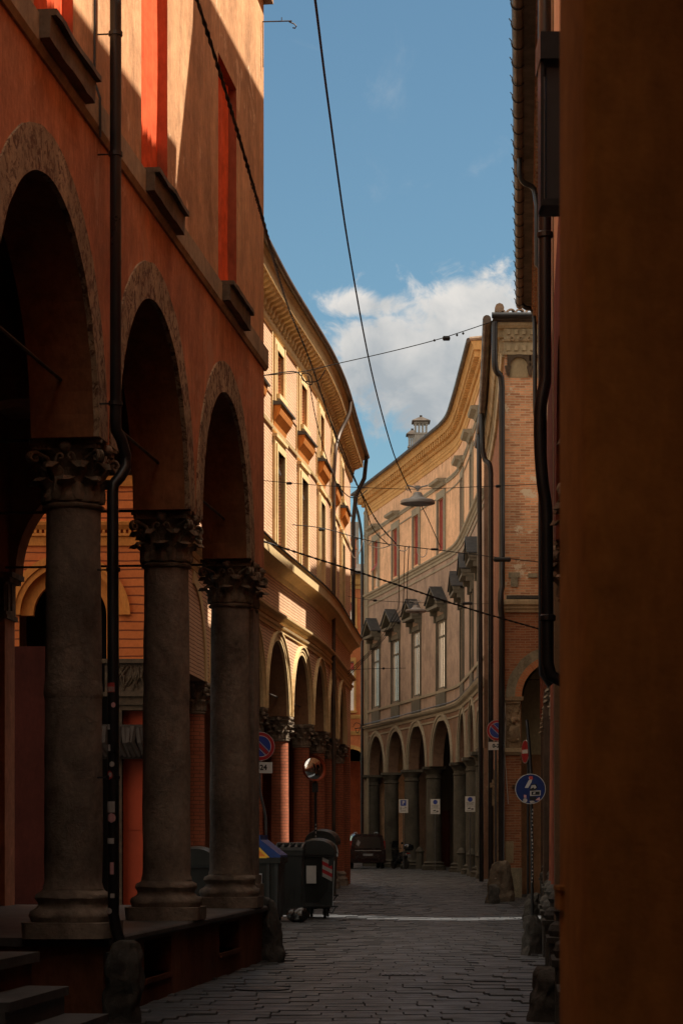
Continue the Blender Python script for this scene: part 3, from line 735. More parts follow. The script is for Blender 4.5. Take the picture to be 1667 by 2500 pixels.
# columns
FL = .72
capA = proto(('capital', 1), lambda: capital_mesh(.62, .245, .36, seed=3), 'capital_stone', 60)
baseA = proto(('base', 1), lambda: (lambda b: (rough_up(b, .018, 6), b)[1])(base_mesh(.275, .46)), 'column_stone', 50)
for i, s0 in enumerate(colsA):
    if i == 0: continue
    c = FA.p(s0, 0, -.32); z0 = FL if i != 1 else FL
    m = shaft(.272, z0+.45, CT-.62+.01, c=(c.x, c.y, 0), jit=.03, n=36)
    rg = .285
    if i == 2:   # a mended band half way up
        m.lathe([(.262, 2.93), (.275, 2.98), (.273, 3.02), (.274, 3.06), (.262, 3.12)], c=(c.x, c.y, 0), n=36, jit=.03)
    rough_up(m, .006, 7); col = m.build('column', 'column_stone', A, smooth=50)
    inst('capital', capA, (c.x, c.y, CT-.62), R(-6.5)+i*math.pi/2, col)
    inst('base', baseA, (c.x, c.y, z0), R(-6.5), col)
# corner pilaster behind the last column
m = MB(); m.fbox(FA, endA-.52, endA-.02, FL, CT-.6, -.55, -.06); m.fbox(FA, endA-.58, endA+.02, FL, FL+.3, -.6, -.0); m.fbox(FA, endA-.56, endA, FL+.3, FL+.42, -.58, -.03)
pil = m.build('corner_pilaster', 'column_stone', A)
c = FA.p(endA-.27, 0, -.32); inst('capital', capA, (c.x, c.y, CT-.62), R(-6.5), pil)
# raised floor, plinth with cellar openings, ledge
s21 = sA(21.35)-.5; c1 = [(sA(22.75), sA(24.2), .22, .60, .35), (sA(27.26), sA(28.75), .25, .60, .35)]
m = MB(); m.wall(FA, s21, endA, -.15, FL-.075, c1); m.quad(P(s21, -.15, -3.8), P(s21, -.15, 0), P(s21, FL-.075, 0), P(s21, FL-.075, -3.8)); m.quad(P(endA, -.15, 0), P(endA, -.15, -3.8), P(endA, FL-.075, -3.8), P(endA, FL-.075, 0))
m.build('plinth', 'plinth_plaster', A)
for q in c1:
    m = MB(); m.fbox(FA, q[0], q[1], q[2], q[3], -.6, -.34); m.build('cellar_opening', 'dark_void', A)
    m = MB(); m.fbox(FA, q[0]-.03, q[1]+.03, q[2]-.05, q[2], -.3, .03); m.build('cellar_sill', 'plinth_plaster', A)
m = MB(); m.band(FA, s21-.04, endA+.04, [(FL-.08, -3.8), (FL-.08, .03), (FL-.06, .065), (FL-.02, .065), (FL, .045), (FL, -3.8)]); m.build('ledge', 'ledge_stone', A)
# near platform and steps
s18 = sA(18.35)
m = MB(); m.fbox(FA, 0, s18, -.15, FL-.08, -4, -.03); m.build('near_platform', 'plinth_plaster', A)
m = MB(); m.fbox(FA, 0, s18+.03, FL-.08, FL, -4, .03); m.build('near_ledge', 'ledge_stone', A)
for k, (zt_, dd) in enumerate(((.46, .33), (.24, .66))):
    m = MB(); m.fbox(FA, sA(16.3), s18-.22, zt_-.07, zt_, -.03, dd); m.fbox(FA, sA(16.3), s18-.25, -.15, zt_-.07, -.03, dd-.03); rough_up(m, .006, 3); m.build('step', 'ledge_stone', A)
m = MB(); m.fbox(FA, s18, s21, -.15, .0, -4, -.1); m.build('portico_floor', 'ledge_stone', A)
# back wall, ceiling, cross arches
BW = -3.55
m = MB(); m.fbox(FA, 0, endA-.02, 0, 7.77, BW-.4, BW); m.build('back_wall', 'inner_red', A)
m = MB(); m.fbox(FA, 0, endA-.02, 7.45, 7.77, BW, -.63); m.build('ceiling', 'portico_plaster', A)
for s0 in colsA[1:]+[endA-.24]:
    if abs(s0-colsA[-1]) < .01: continue
    C0, C1 = P(s0, 0, BW), P(s0, 0, -.55)
    ft = Path([(C0.x, C0.y), (C1.x, C1.y)], 1)
    m = MB(); m.arcade(ft, 0, ft.L[-1], CT, 7.77, [(ft.L[-1]/2-.02, ft.L[-1]/2-.10)], .42, 24)
    for i, v in enumerate(m.v):
        m.v[i] = tuple(Vector(v)+Vector((.1131, .9936, 0))*.21)
    m.build('cross_arch', 'portico_plaster', A)
    m = MB(); m.tube([P(s0, CT+.05, BW), P(s0, CT+.05, -.5)], .017, 6); m.build('tie_rod', 'iron_rod', A)
m = MB(); m.fbox(FA, endA-.55, endA-.03, FL, 4.64, BW-.1, BW+.07); pl = m.build('wall_pilaster', 'pink_plaster', A)
m = MB(); m.fbox(FA, endA-.58, endA, 4.64, 4.70, BW-.1, BW+.11); m.fbox(FA, endA-.55, endA-.03, 4.70, 5.14, BW-.1, BW+.085); m.fbox(FA, endA-.60, endA+.02, 5.14, 5.20, BW-.1, BW+.15); m.fbox(FA, endA-.62, endA+.04, 5.20, 5.27, BW-.1, BW+.19)
for k in range(5): m.fbox(FA, endA-.60+.0, endA-.545, 4.74, 5.10, BW-.06+k*.055, BW-.035+k*.055)
m.build('pilaster_capital', 'capital_stone', pl)
# black downpipe with its elbow, clamps and stickers
sp_ = sA(20.62); dp = .17; rp = .053
def PP(z, ds=0, d=dp): return FA.p(sp_+ds, z, d)
pts = [PP(15)]+[PP(5.45)]+[PP(5.38, .02), PP(5.30, .06, .21), PP(5.16, .12, .24), PP(5.05, .11, .24), PP(4.95, .04, .20), PP(4.88, 0, .15)]+[PP(4.8, -.01, .145), PP(3.0, -.01, .15), PP(.95, 0, .15), PP(.80, .04, .17), PP(.70, .05, .20), PP(.55, .05, .2)]
m = MB(); m.tube(pts, rp, 14); m.fbox(FA, sp_-.02, sp_+.12, -.1, .6, .08, .26)
pipe = m.build('drainpipe', 'pipe_black', A, smooth=50)
for z in (9.0, 7.9, 5.62, 4.1, 2.2): m = MB(); m.lathe([(rp, -.02), (rp+.012, -.018), (rp+.012, .018), (rp, .02)], c=PP(z, d=dp if z > 5 else .148), n=14); m.tube([PP(z, -.0, 0), PP(z, 0, .14)], .008, 5); m.build('pipe_clamp', 'pipe_black', pipe)
m = MB(); m.tube([FA.p(sp_-.20, 15, .02), FA.p(sp_-.20, 8.5, .02), FA.p(sp_-.20, 8.35, .07), FA.p(sp_-.19, 8.0, .07)], .012, 6); m.build('conduit', 'pipe_black', A)
rr = random.Random(11)
def sticker(z, h, w_, mat, rot=0, rnd=False):
    m = MB(); c = PP(0, -.01, .15); rad = rp+.0025; n = 8; a0 = math.radians(-118+rot)   # towards the street and the viewer
    V = []
    for j in range(7):
        zz = z-h/2+h*j/6; half = w_/2*(math.sqrt(max(0, 1-((j-3)/3)**2)) if rnd else 1)+.0005
        for i in range(n+1):
            th = a0+(-half+2*half*i/n)/rad; V.append((c.x+rad*math.cos(th), c.y+rad*math.sin(th), zz))
    m.add(V, [(j*(n+1)+i, j*(n+1)+i+1, (j+1)*(n+1)+i+1, (j+1)*(n+1)+i) for j in range(6) for i in range(n)])
    m.build('sticker', mat, pipe)
for z, h, w_, mt, ro, rd in ((3.02, .085, .09, 'sticker_red', 0, 0), (3.005, .045, .085, 'sticker_grey', 0, 0), (2.86, .05, .04, 'sticker_pink', 35, 1), (2.66, .045, .035, 'sticker_grey', -20, 0), (2.47, .06, .03, 'sticker_grey', -10, 0), (2.32, .05, .05, 'sticker_grey', 20, 1), (2.22, .085, .06, 'sticker_red', -5, 1), (2.225, .05, .04, 'sticker_grey', 0, 1),
        (1.93, .10, .095, 'sticker_grey', 0, 0), (1.83, .09, .08, 'sticker_pink', 15, 1), (1.62, .05, .08, 'sticker_grey', 0, 0), (1.37, .11, .035, 'sticker_pink', 20, 0), (1.12, .04, .04, 'sticker_grey', 25, 0), (.98, .06, .06, 'sticker_grey', -10, 1)):
    m = sticker(z, h, w_, mt, ro, rd)

# ================================================================== B: curved brick palace on the left, with the front that closes off the end of the portico
B = thing('brick_palace', 'sunlit curved salmon brick palace with ochre window frames and red arcade columns', 'building', (-2, 60, 0))
FB = Path([(-3.13, 40.2), (-3.02, 43.0), (-2.75, 46.8), (-2.35, 51.1), (-1.90, 55.4), (-1.36, 59.7), (-.86, 63.8), (-.46, 68.2), (-.15, 73.2), (.12, 77.6), (.32, 80.7)], 1, .55)
sB = FB.sY; endB = sB(80.7); cor = sB(43.0)
capY = (46.5, 51.1, 55.4, 59.7, 63.8, 68.2, 73.0, 77.6); colsB = [sB(y) for y in capY]
CB = 4.85
arcB = [(colsB[0]-2.25, 1.8)]+[((a+b)/2, min(1.84, (b-a)/2-.26)) for a, b in zip(colsB, colsB[1:])]
m = MB(); m.arcade(FB, cor, endB, CB, 8.3, [(arcB[0][0], 1.8)][:0]+arcB[1:], .55, 22)
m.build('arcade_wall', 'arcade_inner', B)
m = MB()
for k in range(len(arcB)-1):
    c, r = arcB[k+1]; face_only(m, FB, (colsB[k] if k else cor), colsB[k+1] if k < len(arcB)-2 else endB, CB, 8.3, [(c, r+.005)], .006, 26)
m.build('arcade_facing', 'palace_brick', B)
m = MB(); m.ring(FB, arcB[0][0], CB, 1.8, 2.05, -.02, .05, 20, math.pi*.5, 0); m.build('archivolt', 'ochre_trim', B)
for c, r in arcB[1:]:
    m = MB(); m.ring(FB, c, CB, r-.01, r+.09, -.04, .035, 30); m.ring(FB, c, CB, r+.09, r+.19, -.01, .055, 30); m.ring(FB, c, CB, r+.19, r+.235, -.01, .095, 30)
    m.build('archivolt', 'ochre_trim', B)
for c, r in arcB[1:5]:
    m = MB(); m.tube([FB.p(c-r, 5.35, -.28), FB.p(c+r, 5.35, -.28)], .022, 6); m.build('tie_rod', 'iron_rod', B)
Z1, Z2 = 8.76, 15.0
winB = [sB(y) for y in (44.8, 48.9, 53.3, 57.6, 61.8, 66.1, 70.7, 75.3)]
ops = [(c-.58, c+.58, 8.95, 11.45, .36) for c in winB]+[(c-.52, c+.52, 12.88, 14.02, .30) for c in winB]
m = MB(); m.wall(FB, cor, endB, 8.3, Z2, ops); m.build('wall', 'palace_brick', B)
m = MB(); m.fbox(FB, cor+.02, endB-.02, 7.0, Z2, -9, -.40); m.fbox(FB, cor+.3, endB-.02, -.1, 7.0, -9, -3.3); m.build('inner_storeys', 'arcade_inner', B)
m = MB(); m.fbox(FB, endB-.5, endB, -.1, CB, -.6, 0); m.fbox(FB, endB-.35, endB-.0, CB, 8.3, -9, -.56); m.fbox(FB, endB-.35, endB-.0, -.1, CB, -9, -.61); m.build('end_pier', 'column_brick', B)
P = FB.p
# recessed fillets framing the brick panels: pilaster strips between the windows
for c in winB:
    # main-floor frame, two fasciae
    m = MB()
    for (e, d0, d1) in ((.30, -.01, .075), (.16, .0, .11)):
        m.fbox(FB, c-.58-e, c-.58, 8.80, 11.45+e, d0, d1); m.fbox(FB, c+.58, c+.58+e, 8.80, 11.45+e, d0, d1); m.fbox(FB, c-.58, c+.58, 11.45, 11.45+e, d0, d1)
    m.fbox(FB, c-.92, c+.92, 11.75, 11.83, -.01, .13)
    wf = m.build('window_frame', 'ochre_trim', B)
    m = MB(); m.fbox(FB, c-.58, c+.58, 8.95, 11.45, -.39, -.345); m.build('pane', 'arcade_inner', wf)
    m = MB()
    n = 12; V = []
    for i in range(n+1):
        s0 = c-.5+1.0*i/n
        for (z, d) in ((11.43, -.3), (11.25, -.08), (11.05+.03*math.sin(i*2.1), .0), (10.98+.03*math.sin(i*1.7), .015)): V.append(P(s0, z, d))
    m.add(V, [(i*4+j, (i+1)*4+j, (i+1)*4+j+1, i*4+j+1) for i in range(n) for j in range(3)])
    m.build('awning', 'awning_cloth', wf)
    # hood / shelf above it
    m = MB(); m.band(FB, c-1.02, c+1.02, [(12.02, -.01), (12.02, .05), (12.15, .09), (12.30, .20), (12.42, .24), (12.52, .24), (12.52, -.01)]); m.build('window_hood', 'amber_trim', B)
    m = MB(); m.band(FB, c-1.08, c+1.08, [(12.522, -.01), (12.522, .30), (12.56, .31), (12.59, .28), (12.64, -.01)]); m.build('hood_slab', 'ledge_stone', B)
    # upper window frame
    m = MB()
    for (e, d0, d1) in ((.26, -.01, .06), (.12, .0, .085)):
        m.fbox(FB, c-.52-e, c-.52, 12.66, 14.02+e, d0, d1); m.fbox(FB, c+.52, c+.52+e, 12.66, 14.02+e, d0, d1); m.fbox(FB, c-.52, c+.52, 14.02, 14.02+e, d0, d1)
    m.fbox(FB, c-.64, c+.64, 12.76, 12.88, -.01, .16)
    wf = m.build('window_frame', 'ochre_trim', B)
    m = MB(); m.fbox(FB, c-.52, c+.52, 12.88, 14.02, -.34, -.29); m.build('pane', 'amber_trim', wf)
for a, b in zip(winB, winB[1:]):     # raised panels between upper windows, strips between bays
    c = (a+b)/2; h = (b-a)/2
    m = MB(); m.fbox(FB, c-h+1.0, c+h-1.0, 12.75, 14.25, -.01, .03); m.build('raised_panel', 'palace_brick', B)
for a in winB:
    for q in (-1.06, 1.06): m = MB(); m.fbox(FB, a+q-.06, a+q+.06, 11.9, 14.4, -.01, .045); m.build('bay_strip', 'ochre_trim', B)
m = MB(); m.band(FB, cor, endB, [(14.36, -.01), (14.36, .05), (14.42, .09), (14.50, .09), (14.53, .05), (14.54, -.01)]); m.fbox(FB, cor, endB, 14.54, 14.95, -.01, .06)
m.band(FB, cor, endB, [(11.93, -.01), (11.93, .05), (12.0, .07), (12.03, .04), (12.03, -.01)])
m.build('frieze', 'ochre_trim', B)
# modillions
s0 = cor+.2
modp = [(14.58, .05), (14.58, .10), (14.64, .15), (14.72, .15), (14.78, .19), (14.82, .31), (14.87, .38), (14.94, .40), (14.94, .05)]
while s0 < endB-.1:
    m = MB(); m.band(FB, s0, s0+.19, modp); s0 += .46; m.build('modillion', 'ochre_trim', B)
m = MB(); m.band(FB, cor-.2, endB+.25, [(14.945, -.02), (14.945, .44), (15.20, .45), (15.22, .49), (15.30, .53), (15.33, .53), (15.34, -.02)]); m.build('cornice', 'ochre_trim', B)
m = MB(); m.band(FB, cor-.3, endB+.35, [(15.345, -.5), (15.345, .60), (15.36, .66), (15.72, -.9), (15.60, -.9)]); m.build('roof', 'roof_dark', B)
m = MB(); n = 70; m.tube([P(cor-.3+(endB-cor+.65)*i/n, 15.33, .60) for i in range(n+1)], .075, 10); m.build('gutter', 'copper_gutter', B, smooth=True)
m = MB(); e = P(endB-.2, 0, -.3); m.box(e.x-.3, e.x+.25, e.y-.6, e.y+.3, 15.4, 16.35); m.box(e.x-.38, e.x+.33, e.y-.7, e.y+.4, 16.35, 16.45); m.build('chimney', 'roof_tile', B)
# mid cornice
m = MB(); m.band(FB, cor, endB+.1, [(8.22, -.01), (8.22, .04), (8.34, .08), (8.40, .16), (8.46, .26), (8.48, .35), (8.70, .37), (8.72, .40), (8.75, .40), (8.78, -.01)]); m.build('floor_cornice', 'ochre_trim', B)
m = MB(); m.band(FB, cor, endB+.12, [(8.78, -.01), (8.755, .43), (8.775, .44), (8.83, -.01)]); m.build('cornice_cover', 'slate_lead', B)
# lower string
m = MB(); m.band(FB, cor, endB+.05, [(6.92, -.01), (6.92, .05), (7.0, .06), (7.02, .10), (7.07, .12), (7.07, -.01)]); m.band(FB, cor, endB+.05, [(7.16, -.01), (7.16, .06), (7.24, .10), (7.28, .20), (7.33, .21), (7.36, -.01)]); m.build('string_course', 'ochre_trim', B)
m = MB(); m.band(FB, sB(43.0), sB(52.5), [(7.37, -.01), (7.345, .26), (7.37, .27), (7.58, -.01)])
for k in range(30):
    s0 = cor+.1+k*.3; m.tube([P(s0, 7.39, .26), P(s0, 7.60, 0)], .05, 6)
m.build('tiled_ledge', 'light_tile', B)
capB = proto(('capital', 2), lambda: capital_mesh(.66, .215, .34, seed=9), 'capital_stone', 60)
baseB = proto(('base', 2), lambda: base_mesh(.25, .5), 'column_stone', 50)
for s0 in colsB:
    c = P(s0, 0, -.27)
    m = shaft(.235, .45, CB-.66+.01, c=(c.x, c.y, 0), jit=.01, n=24)
    col = m.build('column', 'column_brick', B, smooth=50)
    inst('capital', capB, (c.x, c.y, CB-.66), R(-6), col); inst('base', baseB, (c.x, c.y, 0), R(-6), col)
# wall downpipe
sd = sB(69.4)
m = MB(); pts = smooth_pts([P(sd+.9, 15.3, .60), P(sd+.8, 14.85, .56), P(sd+.5, 14.2, .3), P(sd, 13.6, .2), P(sd, 12.8, .14)], 4)+[P(sd, 8.9, .14)]
pts += [P(sd, .1, .14)]
m.tube(pts, .06, 10); m.build('drainpipe', 'copper_gutter', B, smooth=50)
m = MB(); m.tube([P(endB-.3, 15.3, .60), P(endB-.1, 14.5, .5), P(endB, 13.9, .2), P(endB+.05, 13.0, .1), P(endB+.05, 9.0, .1)], [.07, .08, .085, .075, .07], 10); m.build('drainpipe', 'pipe_black', B, smooth=50)

# front across the end of the portico
FF = Path([(-9.5, 43.0), (-2.99, 43.0)], 1); fx = lambda X: X+9.5; eF = FF.L[-1]
m = MB(); xc = fx(-5.19); d0 = fx(-3.96); 
m.arcade(FF, fx(-7.2), fx(-3.96)-.0, 5.9, 15.0, [(xc, .95)], .6, 24)
m.wall(FF, 0, fx(-7.2), -.1, 15); m.wall(FF, fx(-7.2), xc-.95, -.1, 5.9); m.wall(FF, xc+.95, eF, -.1, 5.9, [(fx(-4.18), fx(-3.30), -.1, 4.15, .3)]); m.wall(FF, fx(-3.96), eF, 5.9, 15)
m.build('end_front', 'bounce_tinted_brick', B)
m = MB(); m.ring(FF, xc, 5.9, .93, 1.04, -.14, .06, 30); m.ring(FF, xc, 5.9, 1.04, 1.17, -.01, .10, 30); m.build('archivolt', 'amber_trim', B)
m = MB(); m.ring(FF, xc, 5.9, .70, .95, -.3, -.12, 30); m.fbox(FF, xc+.7, xc+.95, 5.05, 5.9, -.3, -.12); m.build('arch_reveal', 'amber_trim', B)
m = MB(); m.fbox(FF, xc-1.3, xc+1.3, 0, 7.3, -2, -1.6); m.build('doorway_depth', 'dark_void', B)
m = MB(); m.fbox(FF, xc-1.6, xc-.2, 0, 5.3, -.35, .03); m.build('low_door', 'deep_red', B)
m = MB(); m.band(FF, 0, eF, [(8.35, -.01), (8.35, .06), (8.42, .08), (8.62, .10), (8.66, .2), (8.72, .2), (8.72, -.01)])
m.band(FF, 0, eF, [(7.22, -.01), (7.22, .04), (7.38, .06), (7.40, .10), (7.45, .10), (7.45, -.01)]); m.band(FF, 0, eF, [(7.52, -.01), (7.52, .08), (7.60, .15), (7.66, .17), (7.70, -.01)]); m.build('front_string', 'amber_trim', B)
m = MB(); k = .05
while k < eF: m.fbox(FF, k, k+.05, 7.455, 7.515, -.01, .10); k += .1
m.build('dentil_row', 'amber_trim', B)
m = MB(); m.band(FF, 0, eF, [(8.725, -.01), (8.725, .30), (8.76, .32), (8.84, .30), (8.92, -.01)]); m.build('front_cover', 'slate_lead', B)
# carved lintel, red door in its frame
m = MB(); m.fbox(FF, fx(-4.5), fx(-3.12), 4.42, 4.97, -.01, .10); m.fbox(FF, fx(-4.55), fx(-3.08), 4.97, 5.05, -.01, .18); m.fbox(FF, fx(-4.55), fx(-3.08), 4.34, 4.42, -.01, .16)
rr = random.Random(5)
for k in range(26):
    x0 = fx(-4.45)+k*.05; pts = [FF.p(x0+rr.uniform(-.1, .1), 4.45+rr.random()*.1, .10), FF.p(x0+rr.uniform(-.05, .1), 4.7, .14), FF.p(x0+rr.uniform(-.1, .15), 4.93, .10)]; m.tube(pts, .022, 5)
m.build('carved_lintel', 'carved_dark', B)
m = MB(); 
for a, b, d in ((0, .16, .10), (.16, .26, .06)):
    m.fbox(FF, fx(-4.44)+a, fx(-4.44)+b, 0, 4.34-a, -.2, d); m.fbox(FF, fx(-3.04)-b, fx(-3.04)-a, 0, 4.34-a, -.2, d); m.fbox(FF, fx(-4.44)+b, fx(-3.04)-b, 4.34-b, 4.34-a, -.2, d)
df = m.build('door_frame', 'carved_dark', B)
m = MB(); m.fbox(FF, fx(-4.18), fx(-3.30), 0, 4.12, -.28, -.20)
for z0, z1 in ((.2, 1.6), (1.8, 2.9), (3.45, 4.0)): m.fbox(FF, fx(-4.1), fx(-3.38), z0, z1, -.2, -.185)
m.build('door', 'wood_red', B)
m = MB()
for k in range(18):
    x0 = fx(-4.75)+k*.09; m.tube([FF.p(x0, 3.75-.02*(k % 3), .22), FF.p(x0+.05*math.sin(k*2), 3.45, .30+.04*math.sin(k)), FF.p(x0+.12, 3.2, .22)], [.07, .075, .05], 6)
m.fbox(FF, fx(-4.75), fx(-3.05), 3.15, 3.8, 0, .2)
m.build('folded_awning', 'awning_cloth', B)
# ================================================================== C: peach building that closes the street
C = thing('peach_building', 'pale peach building at the far bend with slate-covered pediments and a round-arched arcade', 'building', (4, 110, 0))
FC = Path([(5.70, 90.3), (5.69, 95), (5.67, 101), (5.60, 106), (5.38, 108.7), (4.98, 111.1), (4.41, 114.3), (3.42, 119.8), (2.45, 124.9), (1.42, 130.2)], -1, .7)
sC = FC.sY; endC = sC(130.4)
colsC = [sC(y) for y in (90.9, 94.7, 101.5, 108.2, 114.5, 119.8, 124.9, 129.9)]
CC = 5.25
arcC = [((a+b)/2, min(2.27, abs(b-a)/2-.40)) for a, b in zip(colsC, colsC[1:])]
P = FC.p
m = MB(); m.arcade(FC, 0, endC, CC, 8.0, arcC, .6, 24); m.build('arcade_wall', 'peach_dimmed_low', C)
for c, r in arcC:
    m = MB(); m.ring(FC, c, CC, r-.01, r+.16, -.05, .04, 28); m.ring(FC, c, CC, r+.16, r+.30, -.01, .09, 28); m.build('archivolt', 'grey_trim', C)
wc = [a for a, r in arcC]
ops = [(c-.95, c+.95, 9.0, 12.40, .10) for c in wc]+[(c-.70, c+.70, 15.85, 18.42, .12) for c in wc]
m = MB(); m.wall(FC, 0, endC, 8.0, 15.3, [o for o in ops if o[2] < 10]); m.build('lower_wall', 'peach_dimmed_low', C) if False else m.build('piano_nobile_wall', 'peach_dimmed', C)
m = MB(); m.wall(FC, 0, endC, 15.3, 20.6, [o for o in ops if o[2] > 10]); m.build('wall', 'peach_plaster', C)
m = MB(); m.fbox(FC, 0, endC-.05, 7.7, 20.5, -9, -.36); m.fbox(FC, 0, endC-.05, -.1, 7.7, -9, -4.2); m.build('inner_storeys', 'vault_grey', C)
e0, e1 = P(endC, 0, 0), P(endC, 0, -9)
m = MB(); m.quad(P(endC, 8, 0), P(endC, 8, -9), P(endC, 20.6, -9), P(endC, 20.6, 0)); m.quad(P(endC, -.1, 0), P(endC, -.1, -9), P(endC, 8, -9), P(endC, 8, 0)); m.build('end_wall', 'peach_plaster', C)
m = MB(); m.quad(P(0, -.1, -9), P(0, -.1, .0), P(0, 20.9, .0), P(0, 20.9, -9)); m.build('near_end_wall', 'peach_dimmed_low', C)
# dark shop fronts behind the arcade
for i, c in enumerate(wc): m = MB(); m.fbox(FC, c-.3, c+1.6, 0, 3.2, -4.2, -4.12); m.build('shop_door', 'deep_red', C)
for c in wc:
    # lower window: frame, glass, sill panel, pediment on consoles
    m = MB()
    m.fbox(FC, c-1.16, c-.95, 8.95, 12.40, -.01, .05); m.fbox(FC, c+.95, c+1.16, 8.95, 12.40, -.01, .05); m.fbox(FC, c-1.16, c+1.16, 12.40, 12.66, -.01, .06)
    m.fbox(FC, c-1.02, c-.95, 8.95, 12.40, .02, .075); m.fbox(FC, c+.95, c+1.02, 8.95, 12.40, .02, .075)
    wf = m.build('window_frame', 'dark_trim', C)
    m = MB(); m.fbox(FC, c-.95, c+.95, 9.0, 12.4, -.14, -.07); m.build('pane', 'pale_reflection_pane', wf)
    m = MB()
    for a, b, z, y in ((-.95, -.88, 9, 12.4), (.88, .95, 9, 12.4), (-.04, .04, 9, 12.4), (-.95, .95, 11.55, 11.65), (-.95, .95, 9, 9.1), (-.95, .95, 12.3, 12.4)): m.fbox(FC, c+a, c+b, z, y, -.07, -.04)
    m.build('sash', 'dark_trim', wf)
    m = MB(); m.fbox(FC, c-1.05, c+1.05, 8.12, 8.95, -.01, .07); m.build('sill_panel', 'dark_trim', C)
    m = MB()
    pr = [(-1.22, 13.02), (1.22, 13.02), (1.22, 13.14), (0, 13.86), (-1.22, 13.14)]
    m.prism(pr, -.01, .20, lambda a, b, d: FC.p(c+a, b, d))
    m.fbox(FC, c-1.25, c+1.25, 12.92, 13.06, -.01, .52)
    for sg in (-1, 1):   # raking cornices
        m.prism([(sg*1.30, 13.06), (sg*1.30, 13.2), (0, 13.98), (0, 13.80)], .2, .55, lambda a, b, d: FC.p(c+a, b, d))
        m.fbox(FC, c+sg*1.12-.10, c+sg*1.12+.10, 12.35, 12.92, -.01, .16); m.fbox(FC, c+sg*1.12-.10, c+sg*1.12+.10, 12.70, 12.92, .16, .34)
    m.build('pediment', 'dark_trim', wf)
    m = MB()
    for sg in (-1, 1): m.prism([(sg*1.34, 13.22), (sg*1.34, 13.26), (0, 14.06), (0, 14.0)], -.05, .62, lambda a, b, d: FC.p(c+a, b, d))
    m.build('pediment_cover', 'slate_lead', wf)
    # upper window
    m = MB()
    m.fbox(FC, c-1.0, c-.70, 15.75, 18.42, -.01, .06); m.fbox(FC, c+.70, c+1.0, 15.75, 18.42, -.01, .06); m.fbox(FC, c-1.0, c+1.0, 18.42, 18.78, -.01, .07)
    m.fbox(FC, c-.80, c-.70, 15.75, 18.42, .05, .09); m.fbox(FC, c+.70, c+.80, 15.75, 18.42, .05, .09)
    m.band(FC, c-1.05, c+1.05, [(18.95, -.01), (18.95, .14), (19.08, .22), (19.14, .42), (19.26, .46), (19.28, -.01)])
    wf = m.build('window_frame', 'grey_trim', C)
    mt = 'shutter_red' if c > sC(103) else 'purple_shutter'
    m = MB(); m.fbox(FC, c-.70, c+.70, 15.85 if c < sC(126) else 17.2, 18.42, -.16, -.08)
    for k in range(7): m.fbox(FC, c-.7+k*.23, c-.685+k*.23, 15.85 if c < sC(126) else 17.2, 18.42, -.08, -.065)
    m.build('shutter', mt, wf)
    if c > sC(126):
        m = MB(); m.fbox(FC, c-.7, c+.7, 15.85, 17.2, -.16, -.10); m.build('pane', 'pale_reflection_pane', wf)
        m = MB(); m.quad(P(c-.6, 17.4, -.2), P(c+.6, 17.4, -.2), P(c+.62, 16.7, .25), P(c-.58, 16.75, .25)); m.build('awning', 'shutter_red', wf)
m = MB(); m.band(FC, 0, endC+.1, [(15.25, -.01), (15.25, .05), (15.38, .06), (15.42, .12), (15.50, .13), (15.54, .22), (15.62, .24), (15.66, .14), (15.70, -.01)]); m.band(FC, 0, endC+.05, [(14.92, -.01), (14.92, .04), (15.02, .05), (15.04, -.01)])
m.build('string_course', 'grey_trim', C)
prev = 0.0
for c in sorted(wc)+[endC+1.2]:
    m = MB()
    m.band(FC, prev, c-1.1, [(18.98, -.01), (18.98, .05), (19.06, .06), (19.10, .10), (19.16, .10), (19.2, -.01)]) if c-1.1 > prev else None
    m.fbox(FC, prev, c-1.1, 18.5, 18.56, -.01, .04) if c-1.1 > prev else None
    if c-1.1 > prev: m.build('lintel_band', 'grey_trim', C)
    prev = c+1.1
m = MB(); m.band(FC, 0, endC+.05, [(8.80, -.01), (8.80, .08), (8.92, .10), (8.94, .04), (8.94, -.01)]); m.band(FC, 0, endC+.08, [(7.72, -.01), (7.72, .05), (7.84, .08), (7.92, .20), (8.02, .26), (8.06, .26), (8.10, -.01)]); m.band(FC, 0, endC+.04, [(7.42, -.01), (7.42, .04), (7.50, .05), (7.52, -.01)])
m.build('sill_band', 'grey_trim', C)
m = MB(); m.tube([P(s0, 8.17, .18) for s0 in [i*endC/50 for i in range(51)]], .035, 6); m.build('conduit', 'pipe_black', C)
# big cornice with blocks
m = MB(); m.band(FC, 0, endC+.1, [(20.15, -.01), (20.15, .04), (20.32, .05), (20.36, .09), (20.48, .10), (20.52, .05), (20.55, -.01)]); m.fbox(FC, 0, endC, 20.55, 20.8, -.01, .04)
m.band(FC, 0, endC+.4, [(20.8, -.3), (20.8, .12), (20.86, .17), (20.92, .17), (21.22, .14), (21.22, -.3)])
m.band(FC, 0, endC+.5, [(21.22, -.3), (21.22, .42), (21.42, .44), (21.46, .49), (21.58, .53), (21.58, -.3)])
cn = m.build('cornice', 'cornice_ochre', C)
s0 = .1
while s0 < endC+.4: m = MB(); m.fbox(FC, s0, s0+.2, 20.95, 21.219, .0, .38); s0 += .52; m.build('modillion', 'cornice_ochre', C)
m = MB(); m.band(FC, -.0, endC+.6, [(21.585, -1.0), (21.585, .56), (21.62, .60), (22.1, -6), (22.0, -6.1)]); 
rf = m.build('roof', 'roof_dark', C)
m = MB(); k = 0.0
while k < endC+.8: m.tube([P(k, 21.64, .58), P(k, 21.78, -.8)], .085, 6); k += .24
m.build('roof_tile_row', 'roof_tile', rf)
m = MB(); m.tube([P((endC+.9)*i/80, 21.60, .62) for i in range(81)], .09, 8); m.build('gutter', 'copper_gutter', C, smooth=True)
